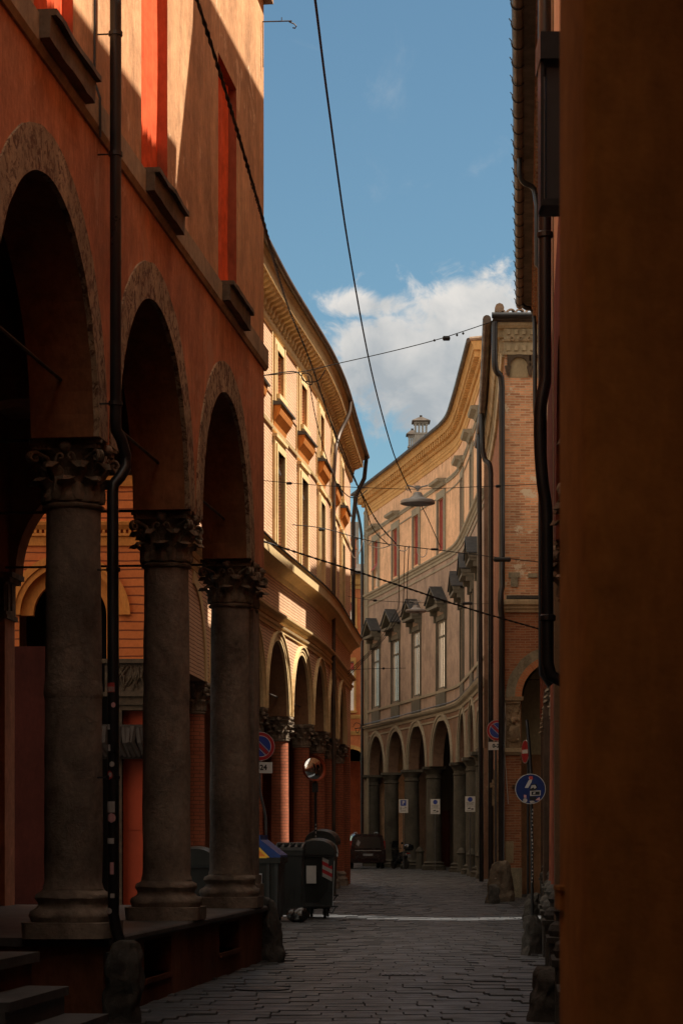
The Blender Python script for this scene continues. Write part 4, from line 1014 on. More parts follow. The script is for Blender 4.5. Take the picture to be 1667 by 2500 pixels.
def chimney(x, y, z0, z1, wd, parent, mat='concrete'):
    m = MB(); m.box(x-wd/2, x+wd/2, y-wd/2, y+wd/2, z0, z1-.9)
    m.box(x-wd/2-.06, x+wd/2+.06, y-wd/2-.06, y+wd/2+.06, z1-.9, z1-.82)
    for a in (-1, -.33, .33, 1):
        for b in (-1, 1):
            m.box(x+a*wd*.42-.045, x+a*wd*.42+.045, y+b*wd*.42-.05, y+b*wd*.42+.05, z1-.78, z1-.3)
    m.box(x-wd/2-.04, x+wd/2+.04, y-wd/2-.04, y+wd/2+.04, z1-.3, z1-.22)
    c = m.build('chimney', mat, parent)
    m = MB(); a = wd/2+.15; b = .09
    m.add([(x-a, y-a, z1-.22), (x+a, y-a, z1-.22), (x+a, y+a, z1-.22), (x-a, y+a, z1-.22), (x-a, y-a, z1-.15), (x+a, y-a, z1-.15), (x+a, y+a, z1-.15), (x-a, y+a, z1-.15), (x-b, y-b, z1+.1), (x+b, y-b, z1+.1), (x+b, y+b, z1+.1), (x-b, y+b, z1+.1)],
          [(3, 2, 1, 0), (0, 1, 5, 4), (1, 2, 6, 5), (2, 3, 7, 6), (3, 0, 4, 7), (4, 5, 9, 8), (5, 6, 10, 9), (6, 7, 11, 10), (7, 4, 8, 11), (8, 9, 10, 11)])
    m.box(x-.07, x+.07, y-.07, y+.07, z1+.08, z1+.2)
    q = m.build('chimney_cap', 'roof_dark', None); q.parent = parent
q = at(1027, 1023, 126); chimney(q.x, q.y, 21, q.z, .72, rf)
q = at(1006, 1055, 129.5); chimney(q.x, q.y, 21, q.z, .42, rf)
# end quoin strips and downpipe at the left end
m = MB(); m.fbox(FC, endC-.95, endC-.03, 0, 20.5, -.01, .10); m.fbox(FC, endC-.62, endC-.28, 0, 20.5, .10, .14); m.build('corner_pilaster', 'grey_trim', C)
se_ = endC-.28
m = MB(); pts = smooth_pts([P(endC+.3, 21.5, .6), P(endC+.3, 21.0, .55), P(endC+.0, 20.3, .42), P(se_, 19.2, .3), P(se_, 18, .25)], 4)+[P(se_, .2, .25)]
m.tube(pts, .085, 10); m.build('drainpipe', 'pipe_black', C, smooth=50)
# arcade columns
def tuscan(h, r):
    m = MB(); m.lathe([(r, 0), (r*1.12, .03), (r*1.12, .08), (r, .1), (r, h*.38), (r*1.1, h*.42), (r*1.14, h*.5), (r*1.38, h*.72), (r*1.4, h*.78)], n=24)
    a = r*1.5; m.box(-a, a, -a, a, h*.78, h); return m
capC = proto(('capital', 3), lambda: tuscan(.62, .38), 'column_plaster', 50)
baseC = proto(('base', 3), lambda: base_mesh(.41, .45, .01, 1.45), 'column_plaster', 50)
for s0 in colsC:
    c = P(s0, 0, -.32); m = shaft(.40, .42, CC-.61, c=(c.x, c.y, 0), n=24, taper=.95)
    col = m.build('column', 'column_plaster', C, smooth=50); inst('capital', capC, (c.x, c.y, CC-.62), 0, col); inst('base', baseC, (c.x, c.y, 0), 0, col)

# ================================================================== D: orange and yellow building beyond the bend
D = thing('far_orange_building', 'narrow slice of an orange building with yellow window frames seen between the two long facades', 'building', (0, 146, 0))
FD = Path([(-2.4, 146), (2.6, 146)], 1); dx = lambda X: X+2.4
o1 = [dx(.47), dx(.93)]; D1 = lambda y: EYE+(HY-y)/FPX*146
q = []
for (xa, xb, ya, yb) in ((849, 866, 1530, 1470), (849, 863.5, 1735, 1615)):
    q.append((dx((xa-CX)/FPX*146), dx((xb-CX)/FPX*146), D1(ya), D1(yb), .3))
m = MB(); m.wall(FD, 0, 5.0, 6.6, D1(1404), q); m.build('wall', 'far_orange', D)
for (a, b, z, y, d) in q:
    m = MB(); m.fbox(FD, a-.14, a, z, y+.25, -.01, .08); m.fbox(FD, b, b+.14, z, y+.25, -.01, .08); m.fbox(FD, a, b, y, y+.25, -.01, .08); m.fbox(FD, a-.2, b+.2, z-.14, z, -.01, .18); wf = m.build('window_frame', 'far_yellow', D)
    m = MB(); m.fbox(FD, a, b, z, y, -.35, -.28); m.build('pane', 'pale_reflection_pane', wf)
    m = MB(); m.quad(FD.p(a, y-.05, -.1), FD.p(b, y-.05, -.1), FD.p(b+.02, y-.55, .22), FD.p(a-.02, y-.5, .22)); m.build('awning', 'shutter_red', wf)
m = MB(); z0 = D1(1404)
m.band(FD, 0, 5.1, [(z0-.9, -.01), (z0-.9, .06), (z0-.7, .08), (z0-.62, .2), (z0-.3, .3), (z0-.05, .45), (z0, .45), (z0, -.01)])
m.build('top_cornice', 'far_yellow', D)
for zz in (D1(1548), D1(1745), D1(1785)): m = MB(); m.band(FD, 0, 5.0, [(zz-.25, -.01), (zz-.25, .05), (zz-.05, .12), (zz, .12), (zz, -.01)]); m.build('cornice', 'far_yellow', D)
m = MB(); m.fbox(FD, 0, 5.2, z0, z0+.12, -4, .65); m.fbox(FD, 0, 5.2, z0+.12, z0+.2, -4, .7); m.band(FD, 0, 5.2, [(z0+.2, .7), (z0+1.2, -3.9), (z0+.2, -3.9)]); rf = m.build('roof', 'roof_dark', D)
m = MB(); acD = dx(.58); m.arcade(FD, 0, 5.0, D1(1868), 6.6, [(acD, 1.05)], .5, 20); m.fbox(FD, 0, acD-1.05, -.1, D1(1868), -.5, 0); m.fbox(FD, acD+1.05, 5.0, -.1, D1(1868), -.5, 0); m.build('arcade_wall', 'far_yellow', D)
m = MB(); m.ring(FD, acD, D1(1868), 1.05, 1.3, -.01, .08, 20); m.build('archivolt', 'far_yellow', D)
m = MB(); m.fbox(FD, 0, 5.0, -.1, z0-.1, -5, -1.6); m.build('inner_storeys', 'inner_red', D)
q = at(865, 1276, 150); m = MB(); m.box(q.x-.32, q.x+.3, 149.6, 150.4, 17, q.z); m.build('chimney', 'concrete', rf)
q = at(861, 1308, 147.5); chimney(q.x, q.y, 17, q.z, .42, rf, 'far_orange')

# ================================================================== E: tall brick corner tower on the right
E = thing('brick_tower_house', 'tall weathered brick corner house with frieze under the eaves and carved corner console', 'building', (6.5, 70, 0))
FE = Path([(4.59, 63.5), (11, 63.5)], 1); ex = lambda X: X-4.59
acE, sprE = ex(6.07), 5.62
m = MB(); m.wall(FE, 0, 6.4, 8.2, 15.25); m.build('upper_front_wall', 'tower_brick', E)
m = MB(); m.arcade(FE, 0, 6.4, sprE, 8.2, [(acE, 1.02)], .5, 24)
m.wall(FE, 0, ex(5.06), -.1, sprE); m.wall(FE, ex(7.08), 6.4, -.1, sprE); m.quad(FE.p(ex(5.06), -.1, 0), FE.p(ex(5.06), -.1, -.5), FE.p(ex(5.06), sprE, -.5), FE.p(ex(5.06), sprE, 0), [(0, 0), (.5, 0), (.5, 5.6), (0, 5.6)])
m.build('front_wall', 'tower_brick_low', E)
FS = Path([(4.588, 63.5), (4.93, 70), (5.22, 76), (5.45, 82.5)], -1, 1.0)
m = MB(); m.wall(FS, 0, FS.L[-1], -.1, 15.9); m.build('side_wall', 'side_brick', E)
m = MB(); m.fbox(FS, .8, FS.L[-1], 7.2, 15.9, -6, -.5); m.fbox(FS, 4, FS.L[-1], -.1, 7.2, -6, -.1); m.box(5.2, 11, 66.5, 66.9, -.1, 7.2); m.build('inner_storeys', 'arcade_inner', E)
m = MB(); m.box(7.0, 14, 64.2, 82, 15.9, 21.0); m.build('shade_block', 'old_brick', E)  # unseen tall block added to shade the palace wall opposite
m = MB(); m.ring(FE, acE, sprE, 1.19, 1.45, -.01, .035, 30, jit=.03); m.build('archivolt', 'arch_grey', E)
m = MB(); m.ring(FE, acE, sprE, 1.0, 1.19, -.5, .05, 30); m.build('archivolt', 'arch_brick', E)
FV = Path([(5.3, 63.9), (5.3, 66.5)], -1)
m = MB()
for i in range(14):
    t0, t1 = math.pi*(1-i/14), math.pi*(1-(i+1)/14); X0, X1 = 6.35+1.25*math.cos(t0), 6.35+1.25*math.cos(t1); z0, z1 = 5.3+1.5*math.sin(t0), 5.3+1.5*math.sin(t1)
    m.quad((X0, 64.0, z0), (X1, 64.0, z1), (X1, 66.5, z1), (X0, 66.5, z0))
m.quad((5.1, 64.0, 0), (5.1, 66.5, 0), (5.1, 66.5, 5.3), (5.1, 64, 5.3)); m.quad((5.1, 66.45, 4.1), (6.0, 66.45, 4.1), (6.0, 66.45, 7), (5.1, 66.45, 7))
m.build('vault', 'cream_vault', E)
m = MB(); m.tube([(5.0, 64.2, 6.15), (7.1, 64.2, 6.15)], .02, 6); m.build('tie_rod', 'iron_rod', E)
m = MB(); m.band(FE, -.12, 6.4, [(8.0, -.01), (8.0, .08), (8.06, .10), (8.1, .16), (8.18, .16), (8.2, .26), (8.28, .28), (8.34, .28), (8.36, -.01)]); m.build('string_course', 'frieze_stone', E)
m = MB(); m.fbox(FE, .05, 1.3, 8.37, 8.46, -.01, .2); m.build('string_cover', 'guard_rock', E)
# blocked stones above the string
m = MB(); m.fbox(FE, ex(4.70), ex(5.02), 8.98, 9.12, -.01, .05); m.fbox(FE, ex(4.76), ex(4.96), 8.72, 9.0, -.01, .045); rough_up(m, .015, 4); m.build('stone_block', 'arch_grey', E); m = MB(); m.fbox(FE, ex(5.25), ex(5.5), 8.98, 9.1, -.01, .06); rough_up(m, .015, 4); m.build('stone_block', 'arch_grey', E)
# frieze: blind arches, moulded bands
fz = MB(); fz.band(FE, -.05, 6.4, [(15.25, -.01), (15.25, .08), (15.33, .09), (15.33, -.01)]); fz.fbox(FE, -.03, 6.4, 15.33, 15.62, -.01, .07); fz.band(FE, -.08, 6.4, [(15.62, -.01), (15.62, .11), (15.68, .13), (15.68, -.01)]); fz.fbox(FE, -.03, 6.4, 15.68, 15.98, -.01, .12); fz.band(FE, -.2, 6.4, [(15.98, -.01), (15.98, .16), (16.05, .24), (16.15, .26), (16.15, -.01)])
k = .05
while k < 2.6:
    fz.fbox(FE, k, k+.10, 15.36, 15.52, .07, .12); fz.fbox(FE, k, k+.09, 15.80, 15.94, .12, .18); k += .22
fz.build('frieze', 'frieze_stone', E)
m = MB()
k = .1
while k < 2.6: m.ring(FE, k+.1, 15.69, .035, .07, .10, .16, 12, math.pi*1.0, -math.pi); k += .24
m.build('frieze_roundel', 'carved_stone', E)
m = MB()
for k in range(5):
    c0 = .40+k*.62
    m.ring(FE, c0, 14.93, .25, .33, -.01, .09, 14)
    m.prism([(c0-.33, 15.25), (c0-.33, 14.93)]+[(c0-.33*math.cos(t*math.pi/8), 14.93+.33*math.sin(t*math.pi/8)) for t in range(1, 8)]+[(c0+.33, 14.93), (c0+.33, 15.25)], -.01, .07, lambda a, b, d: FE.p(a, b, d))
    m.prism([(c0-.40, 14.93), (c0-.22, 14.93), (c0-.27, 14.72), (c0-.31, 14.62), (c0-.35, 14.72)], -.01, .12, lambda a, b, d: FE.p(a, b, d))
m.build('blind_arch', 'carved_dark', E)
m = MB()
for k in range(5): 
    c0 = .40+k*.62; m.fbox(FE, c0-.26, c0+.26, 14.62, 15.2, -.01, .012)
m.build('painted_panel', 'cream_vault', E)
m = MB(); k = .2
while k < FS.L[-1]-.2:
    m.fbox(FS, k, k+.1, 15.4, 15.75, -.01, .14); k += .24
m.band(FS, 0, FS.L[-1], [(15.2, -.01), (15.2, .08), (15.36, .12), (15.36, -.01)]); m.band(FS, 0, FS.L[-1], [(15.76, -.01), (15.76, .2), (15.95, .3), (16.1, .34), (16.1, -.01)]); m.build('side_frieze', 'frieze_stone', E)
# roof and tile ends
m = MB(); m.fbox(FE, -.35, 6.4, 16.16, 16.22, -2, .42); m.fbox(FS, -.3, FS.L[-1], 16.12, 16.16, -2, .42); rf = m.build('roof', 'roof_dark', E)
m = MB(); rr = random.Random(8)
for row in range(4):
    for k in range(8):
        x0 = 4.47+k*.27+rr.uniform(-.02, .02)+row*.03; y0 = 63.1+row*.42; z0 = 16.34+row*.11
        n = 8; V = []
        for (yy, dz, rr0) in ((y0, 0, .12), (y0+.5, .12, .10)):
            for q_, rad in ((0, rr0), (1, rr0-.025)):
                for i in range(n+1):
                    th = math.pi*i/n; V.append((x0+rad*math.cos(th), yy, z0+dz+rad*math.sin(th)*.85))
        a = n+1
        F = [(i, i+1, 2*a+i+1, 2*a+i) for i in range(n)]+[(a+i+1, a+i, 3*a+i, 3*a+i+1) for i in range(n)]+[(i, a+i, a+i+1, i+1) for i in range(n)]
        m.add(V, F)
rough_up(m, .012, 4)
for i in range(7): m.tube([(4.42+.05*i, 63.1+i*.9, 16.5), (4.46+.05*i, 63.95+i*.9, 16.53)], .13, 8)
m.build('roof_tile_row', 'roof_tile', rf)
m = MB(); m.tube([(4.2, 63.05, 16.27), (7, 63.05, 16.27)], .085, 10); m.build('gutter', 'pipe_black', E, smooth=True)
m = MB(); n = 20; m.tube([FS.p(-.4+FS.L[-1]*i/n, 16.18-.012*i, .50) for i in range(n+1)], .12, 10); m.build('gutter', 'copper_gutter', E, smooth=True)
m = MB(); a = at(1222, 780, 63.0)
pts = smooth_pts([(4.28, 63.1, 16.1), (4.28, 63.1, 15.1), (4.32, 63.15, 14.75), (4.46, 63.25, 14.6), (4.50, 63.3, 14.3)], 4)+[(4.50, 63.3, 8.7), (4.46, 63.2, 8.5), (4.46, 63.2, 8.1), (4.50, 63.3, 7.8), (4.48, 63.3, .1)]
m.tube(pts, .085, 10); m.build('drainpipe', 'pipe_black', E, smooth=50)
m = MB(); pts = [FS.p(12.3, 15.9, .5), FS.p(12.3, 14.9, .48)]+smooth_pts([FS.p(12.3, 14.6, .46), FS.p(12.3, 14.35, .38), FS.p(12.2, 14.2, .25), FS.p(12.2, 13.9, .2)], 4)+[FS.p(12.2, .1, .2)]; m.tube(pts, .09, 10); pts = [FS.p(16, 15.9, .5), FS.p(16, .1, .42)]; m.tube(pts, .085, 10); m.build('drainpipe', 'pipe_black', E, smooth=50)
m = MB(); m.tube([FE.p(-.02, 12.1, .08), FE.p(.0, 9.5, .10), FE.p(-.08, 8.6, .12)], .012, 6); m.tube([FE.p(-.02, 6.2, .03), FE.p(.03, 5.0, .05), FE.p(.0, 4.0, .05), FE.p(.1, 2.6, .03)], .012, 6); m.build('conduit', 'cable_white', E)
# corner console (worn carving) and its ledge
m = MB(); m.fbox(FE, ex(4.60), ex(5.04), 5.42, 5.50, -.01, .12); m.fbox(FE, ex(4.57), ex(5.10), 5.50, 5.62, -.01, .17); m.fbox(FE, ex(4.62), ex(5.03), 4.18, 5.42, -.01, .05)
rr = random.Random(4)
for sg in (-1, 1):
    for (cz, rad, k0) in ((5.22, .09, 0), (5.0, .07, 2), (4.55, .10, 1)):
        pts = []
        for k in range(14):
            an = k*.6+k0; q_ = rad*(1-k/16); pts.append(FE.p(ex(4.825)+sg*(.11+math.cos(an)*q_), cz+math.sin(an)*q_, .06+.01*k*.3))
        m.tube(pts, .018, 5)
m.lathe([(.001, -.25), (.10, -.2), (.15, -.08), (.15, .1), (.12, .22), (.001, .28)], c=FE.p(ex(4.825), 4.55, .05), n=12, M=Matrix.Scale(.6, 4, (0, 1, 0)))
m.lathe([(.001, -.10), (.06, -.07), (.085, 0), (.06, .07), (.001, .10)], c=FE.p(ex(4.825), 4.95, .08), n=10)
for k in range(22):
    x0 = ex(4.65+rr.random()*.34); z0 = 4.25+rr.random()*1.1; m.tube([FE.p(x0, z0, .06), FE.p(x0+rr.uniform(-.05, .05), z0+.06, .10), FE.p(x0+rr.uniform(-.06, .06), z0+.12, .06)], .018, 5)
rough_up(m, .02, 8); m.build('corner_console', 'carved_stone', E, smooth=60)
m = MB(); m.band(FE, -.06, ex(5.6)*.55, [(3.98, -.01), (3.98, .06), (4.04, .10), (4.06, .14), (4.16, .16), (4.18, -.01)]); m.build('console_ledge', 'frieze_stone', E)
m = MB(); m.fbox(FE, ex(4.80), ex(5.35), 3.05, 3.13, -.01, .12); m.build('small_shelf', 'carved_dark', E)
m = MB(); m.fbox(FE, .01, .25, .95, 1.55, -.01, .02); rough_up(m, .02, 5); m.build('plaster_patch', 'cream_vault', E)
m = MB(); m.fbox(FE, -.03, ex(5.08), -.1, .80, -.01, .05); rough_up(m, .02, 4); m.build('stone_footing', 'arch_grey', E)
# side pilasters and capitals of the arcade that runs along the side
for k, s0 in enumerate((1.6, 6.0, 10.4, 14.8)):
    m = MB(); m.fbox(FS, s0, s0+.5, -.1, 4.0, -.01, .10); m.fbox(FS, s0-.05, s0+.55, 2.7, 3.3, -.01, .18); m.fbox(FS, s0-.1, s0+.6, 3.3, 3.45, -.01, .26); m.build('side_pilaster', 'carved_stone', E)

m = MB(); m.box(5.95, 14, 82.2, 90.1, -.1, 17.5); m.build('shade_block', 'side_brick', E)  # block added to stop sun reaching the street through the gap
# unseen low block added in the gap, its height set by the sunbeam
m = MB(); m.box(5.9, 14, 58.9, 63.3, -.1, 10.6); m.build('beam_block', 'old_brick', E)

# ================================================================== right-hand row
def rx(y, b): return .0808*y+b
def row(name, label, y0, y1, b, H, cols, sun_slot=None, wm='old_brick'):
    T = thing(name, label, 'building', (rx((y0+y1)/2, b)+3, (y0+y1)/2, 0))
    fr = Path([(rx(y0, b), y0), (rx(y1, b), y1)], -1); sY = lambda y: fr.sY(y)
    cs = [sY(y) for y in cols]; L_ = fr.L[-1]; cz = 4.72
    arches = [((p+q)/2, (q-p)/2-.42) for p, q in zip(cs, cs[1:])]
    m = MB()
    if sun_slot:
        la, lb = sY(sun_slot[0]), sY(sun_slot[1])
        m.arcade(fr, 0, la, cz, 7.6, [q for q in arches if q[0]+q[1] < la], .5, 18); m.arcade(fr, lb, L_, cz, 7.6, [q for q in arches if q[0]-q[1] > lb], .5, 18)
    else: m.arcade(fr, 0, L_, cz, 7.6, arches, .5, 18)
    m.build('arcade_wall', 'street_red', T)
    if sun_slot:
        la, lb = sY(sun_slot[0]), sY(sun_slot[1])
        m = MB(); m.wall(fr, 0, la, 7.6, H-.6); m.wall(fr, lb, L_, 7.6, H-.6); m.wall(fr, la, lb, 9.0, H-.6); m.build('wall', 'old_brick', T)
        m = MB(); m.fbox(fr, la, lb, 9.0, H-.6, -.4, -.03)
        for k in range(8):     # the lane is an added, unseen opening slanted to pass the sun streak
            d1_, d0_ = -.03-k*.94, -.03-(k+1)*.94; sh = .15*(k+.5)*.94
            m.fbox(fr, 0, la+sh, 7.3, H-.4, d0_, d1_); m.fbox(fr, lb+sh, L_, 7.3, H-.4, d0_, d1_)
            if k >= 3: m.fbox(fr, 0, la+sh, -.1, 7.3, d0_, d1_); m.fbox(fr, lb+sh, L_, -.1, 7.3, d0_, d1_)
        m.fbox(fr, la-.3, la, -.1, 7.3, -3.4, 0); m.fbox(fr, lb+.4, lb+.7, -.1, 7.3, -3.4, -.3); m.fbox(fr, lb, lb+.3, -.1, 7.3, -.6, 0)
        m.fbox(fr, L_-.3, L_-.01, -.1, 7.3, -3.4, -.02)
        m.build('inner_storeys', 'dark_render', T)
    else:
        m = MB(); m.wall(fr, 0, L_, 7.6, H-.6); m.build('wall', wm, T)
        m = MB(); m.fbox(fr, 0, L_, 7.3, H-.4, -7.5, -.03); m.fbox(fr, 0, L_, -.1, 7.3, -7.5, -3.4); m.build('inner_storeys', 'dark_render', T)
    return T, fr, sY, cs, L_, cz
capR = proto(('capital', 4), lambda: capital_mesh(.62, .23, .33, seed=21), 'capital_stone', 60)
def r_columns(T, fr, cs, cz, d=-.27, skip=()):
    for s0 in cs:
        c = fr.p(s0, 0, d); m = MB(); m = shaft(.24, .98, cz-.6, c=(c.x, c.y, 0), jit=.02, n=22); col = m.build('column', 'street_red', T, smooth=50)
        inst('capital', capR, (c.x, c.y, cz-.62), R(-4.6), col)
        m = MB(); X = fr.p(s0, 0, d); m.lathe([(.36, .62), (.38, .68), (.36, .74), (.30, .78), (.30, .83), (.33, .88), (.30, .94), (.25, .99)], c=(c.x, c.y, 0), n=22, jit=.02)
        m.fbox(fr, s0-.36, s0+.36, -.1, .56, d-.36, d+.36); m.fbox(fr, s0-.40, s0+.40, .56, .62, d-.40, d+.40); rough_up(m, .01, 5); m.build('pedestal', 'guard_rock', col)
def r_roof(T, fr, L_, H, b, over=.41, gut=True, sun_slot=None):
    m = MB(); m.fbox(fr, 0, L_, H-.6, H-.45, -.2, .10); m.fbox(fr, 0, L_, H-.30, H-.15, -.2, .22); m.fbox(fr, 0, L_, H-.45, H-.30, -.2, .06)
    k = .1
    while k < L_: m.fbox(fr, k, k+.14, H-.449, H-.301, .06, .19); k += .34
    m.build('brick_cornice', 'old_brick', T)
    m = MB()
    if sun_slot: m.fbox(fr, 0, sun_slot[0], H-.15, H-.08, -7.5, over-.06, dz=1.6); m.fbox(fr, sun_slot[1]+1.2, L_, H-.15, H-.08, -7.5, over-.06, dz=1.6); m.fbox(fr, sun_slot[0], sun_slot[1]+1.2, H-.15, H-.08, -.6, over-.06)
    else: m.fbox(fr, 0, L_, H-.15, H-.08, -7.5, over-.06, dz=1.6)
    rf = m.build('roof', 'roof_dark', T)
    m = MB(); n = int(L_/1.2); m.tube([fr.p(L_*i/n, H-.10+.01*math.sin(i*1.7), over+.02) for i in range(n+1)], .105, 10); gu = m.build('gutter', 'copper_gutter', T, smooth=True)
    k = .4
    while k < L_ and gut:
        m = MB(); q_ = fr.p(k, H-.10, over+.02); m.tube([q_+Vector((math.cos(t)*.115, 0, math.sin(t)*.115)) for t in [i*2*math.pi/12 for i in range(13)]], .012, 5); m.tube([q_+Vector((-.11, 0, .03)), q_+Vector((-.15, 0, .09))], .01, 5); k += .95; m.build('gutter_strap', 'pipe_black', gu)
    return rf
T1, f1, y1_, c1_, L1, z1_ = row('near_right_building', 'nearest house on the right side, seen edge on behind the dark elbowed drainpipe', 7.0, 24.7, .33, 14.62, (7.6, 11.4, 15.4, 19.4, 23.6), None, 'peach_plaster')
r_roof(T1, f1, L1, 14.62, .33, .38, False); r_columns(T1, f1, c1_[2:], z1_, -.30)
T2, f2_, y2_, c2_, L2, z2_ = row('middle_right_building', 'taller right-side house, hidden but for dark pilasters next to the orange pier', 25.75, 35.0, .33, 16.9, (26.0, 28.4, 32.0, 34.6), None, 'peach_plaster')
r_roof(T2, f2_, L2, 16.9, .33, .38, False)
m = MB(); m.prism([(24.72, 0), (24.72, 14.75), (25.74, 16.85), (25.74, 0)], -.04, 7.5, lambda a, b, h: Vector((rx(a, .33)+(h if b > 7 else max(h, .02)), a, b))); m.build('hipped_end', 'old_brick', T2); r_columns(T2, f2_, c2_[1:], z2_, -.30)
T3, f3, y3_, c3_, L3, z3_ = row('far_right_building', 'right-side brick house with a long copper gutter and toothed cornice against the sky', 35.05, 58.6, .42, 15.6, (35.6, 39.6, 43.4, 46.9, 49.3, 53.4, 58.0), sun_slot=(47.1, 48.9))
LA, LB = y3_(47.1), y3_(48.9); rf3 = r_roof(T3, f3, L3, 15.6, .42, .50, True, (LA, LB)); r_columns(T3, f3, c3_, z3_, -.36)
m = MB(); m.fbox(f3, 1, LA+.3, 15.2, 21.3, -7.4, -2.1); m.fbox(f3, LB+1.25, L3, 15.2, 21.3, -7.4, -2.1); m.build('shade_block', 'old_brick', T3)  # unseen tall blocks added to shade the lower palace wall
# its offset downpipe under the gutter and the one at the far end
m = MB(); q = lambda y, z, d: f3.p(y3_(y), z, d)
pts = smooth_pts([q(45.6, 15.45, .50), q(45.6, 15.1, .50), q(45.7, 14.95, .42), q(45.8, 14.85, .22), q(45.8, 14.5, .15)], 5)+[q(45.8, 13.3, .15), q(45.8, 13.2, .05)]
m.tube(pts, .055, 8); m.build('drainpipe', 'pipe_black', T3, smooth=50)
m = MB(); pts = smooth_pts([q(58.2, 15.45, .50), q(58.2, 15.35, .38), q(58.3, 15.2, .16), q(58.3, 14.0, .13), q(58.3, 12.6, .12), q(58.3, 12.5, .0)], 4)
m.tube(pts, .06, 8); m.build('drainpipe', 'pipe_black', T3, smooth=50)
# dark downpipes on the near fronts
def q1(y, z, x): return Vector(((x-CX)/FPX*y, y, z))
m = MB(); y = 20
zz = lambda py: EYE+(HY-py)/FPX*y
pts = [q1(y, 14.7, 1330)]+[q1(y, zz(900), 1330)]+smooth_pts([q1(y, zz(930), 1330), q1(y, zz(985), 1320), q1(y, zz(1030), 1317), q1(y, zz(1100), 1318), q1(y, zz(1180), 1324), q1(y, zz(1235), 1332), q1(y, zz(1300), 1334)], 4)+[q1(y, zz(1620), 1336), q1(y, zz(1650), 1345), q1(y, zz(1665), 1375)]
m.tube(pts, .055, 12); dpn = m.build('drainpipe', 'pipe_black', T1, smooth=50)
for z in (3.6, 7.0, 8.2): m = MB(); m.lathe([(.06, -.03), (.072, -.02), (.072, .02), (.06, .03)], c=q1(y, z, 1330 if z > 5.6 else 1336), n=12); m.build('pipe_clamp', 'pipe_black', dpn)
m = MB(); y = 31
m.tube([q1(y, 15, 1322), q1(y, 3.9, 1324), q1(y, 3.75, 1345)], .06, 10); m.build('drainpipe', 'pipe_black', T2, smooth=50)
# hanging panel on the near front
hp = thing('blank_sign', 'dark blank panel hanging under a bracket box high on the right, out of focus', 'sign', q1(12.5, 5.1, 1350))
m = MB(); y = 12.5; zz = lambda py: EYE+(HY-py)/FPX*y; xx = lambda px: (px-CX)/FPX*y
m.box(xx(1333), xx(1374), y, y+.10, zz(485), zz(165)); m.build('panel', 'shutter_panel', hp)
m = MB(); m.box(xx(1316), xx(1376), y-.05, y+.25, zz(150), zz(84)); m.box(xx(1322), xx(1376), y-.03, y+.2, zz(505), zz(488)); m.box(xx(1318), xx(1326), y-.02, y+.15, zz(505), zz(150)); m.box(xx(1340), 1.42, y+.02, y+.12, zz(135), zz(110)); m.box(xx(1340), 1.42, y+.03, y+.11, zz(500), zz(490)); m.build('bracket', 'black_metal', hp)
# orange pier beside the camera
PR = thing('orange_pier', 'blurred orange plastered pier filling the right edge close to the camera', 'pillar', (.95, 5.2, 0))
m = MB(); y = 5.0; X0 = (1424-CX)/FPX*y
pl = [(X0+.03, y), (X0+.009, y+.009), (X0, y+.03), (X0, y+.55), (X0+1.7, y+.55), (X0+1.7, y)]
K_ = 46; Vp = []
for i in range(K_+1):
    h = 4.59*i/K_
    for j, (a, b) in enumerate(pl):
        q_ = noise.noise_vector(Vector((a*3, b*3, h*2.3)))*.006+noise.noise_vector(Vector((a, b, h*9)))*.002 if j < 3 else Vector((0, 0, 0)); Vp.append((a+q_.x, b+q_.y*.5, h))
n_ = len(pl); m.add(Vp, [(i*n_+j, i*n_+(j+1) % n_, (i+1)*n_+(j+1) % n_, (i+1)*n_+j) for i in range(K_) for j in range(n_)]+[tuple(K_*n_+j for j in range(n_))])
m.build('shaft', 'pillar_orange', PR, smooth=50)
m = MB(); m.box(X0-.010, X0+.05, y+.44, y+.56, EYE-.175, EYE-.125); m.box(X0-.014, X0+.06, y+.43, y+.57, EYE-.127, EYE-.117); rough_up(m, .003, 20); m.build('iron_cramp', 'pillar_orange', PR)
# side wall of the portico the camera stands in: keeps the pier in shade


# ================================================================== unseen house added to bounce sunlight onto the peach facade
G = thing('sun_bounce_house', 'unseen pale house added across from the far arcade to bounce sunlight onto it', 'building', (-7, 110, 0))
FG = Path([(-3.6, 84), (-4.6, 138)], 1)
g_ops = [(3+k*4.4, 4.3+k*4.4, z, z+2.4, .3) for k in range(11) for z in (6.5, 11.5)]
m = MB(); m.wall(FG, 0, 54, -.1, 16.5, g_ops); m.build('wall', 'pale_plaster', G)
m = MB(); m.fbox(FG, 0, 54, -.1, 16.5, -8, -.32); m.build('inner_storeys', 'shutter_red', G)
m = MB(); m.fbox(FG, -.3, 54.3, 16.5, 16.8, -8, .5); m.build('roof', 'roof_dark', G)

H = thing('sun_block_house', 'unseen block added behind the far peach building to keep sun off the ground', 'building', (8, 138, 0))  # added out of sight to stop sun on the ground beyond the van
m = MB(); m.box(4.0, 14, 131, 145.5, -.1, 19.5); m.build('wall', 'peach_dimmed', H); m = MB(); m.box(3.8, 14.2, 130.9, 145.6, 19.5, 19.8); m.build('roof', 'roof_dark', H)
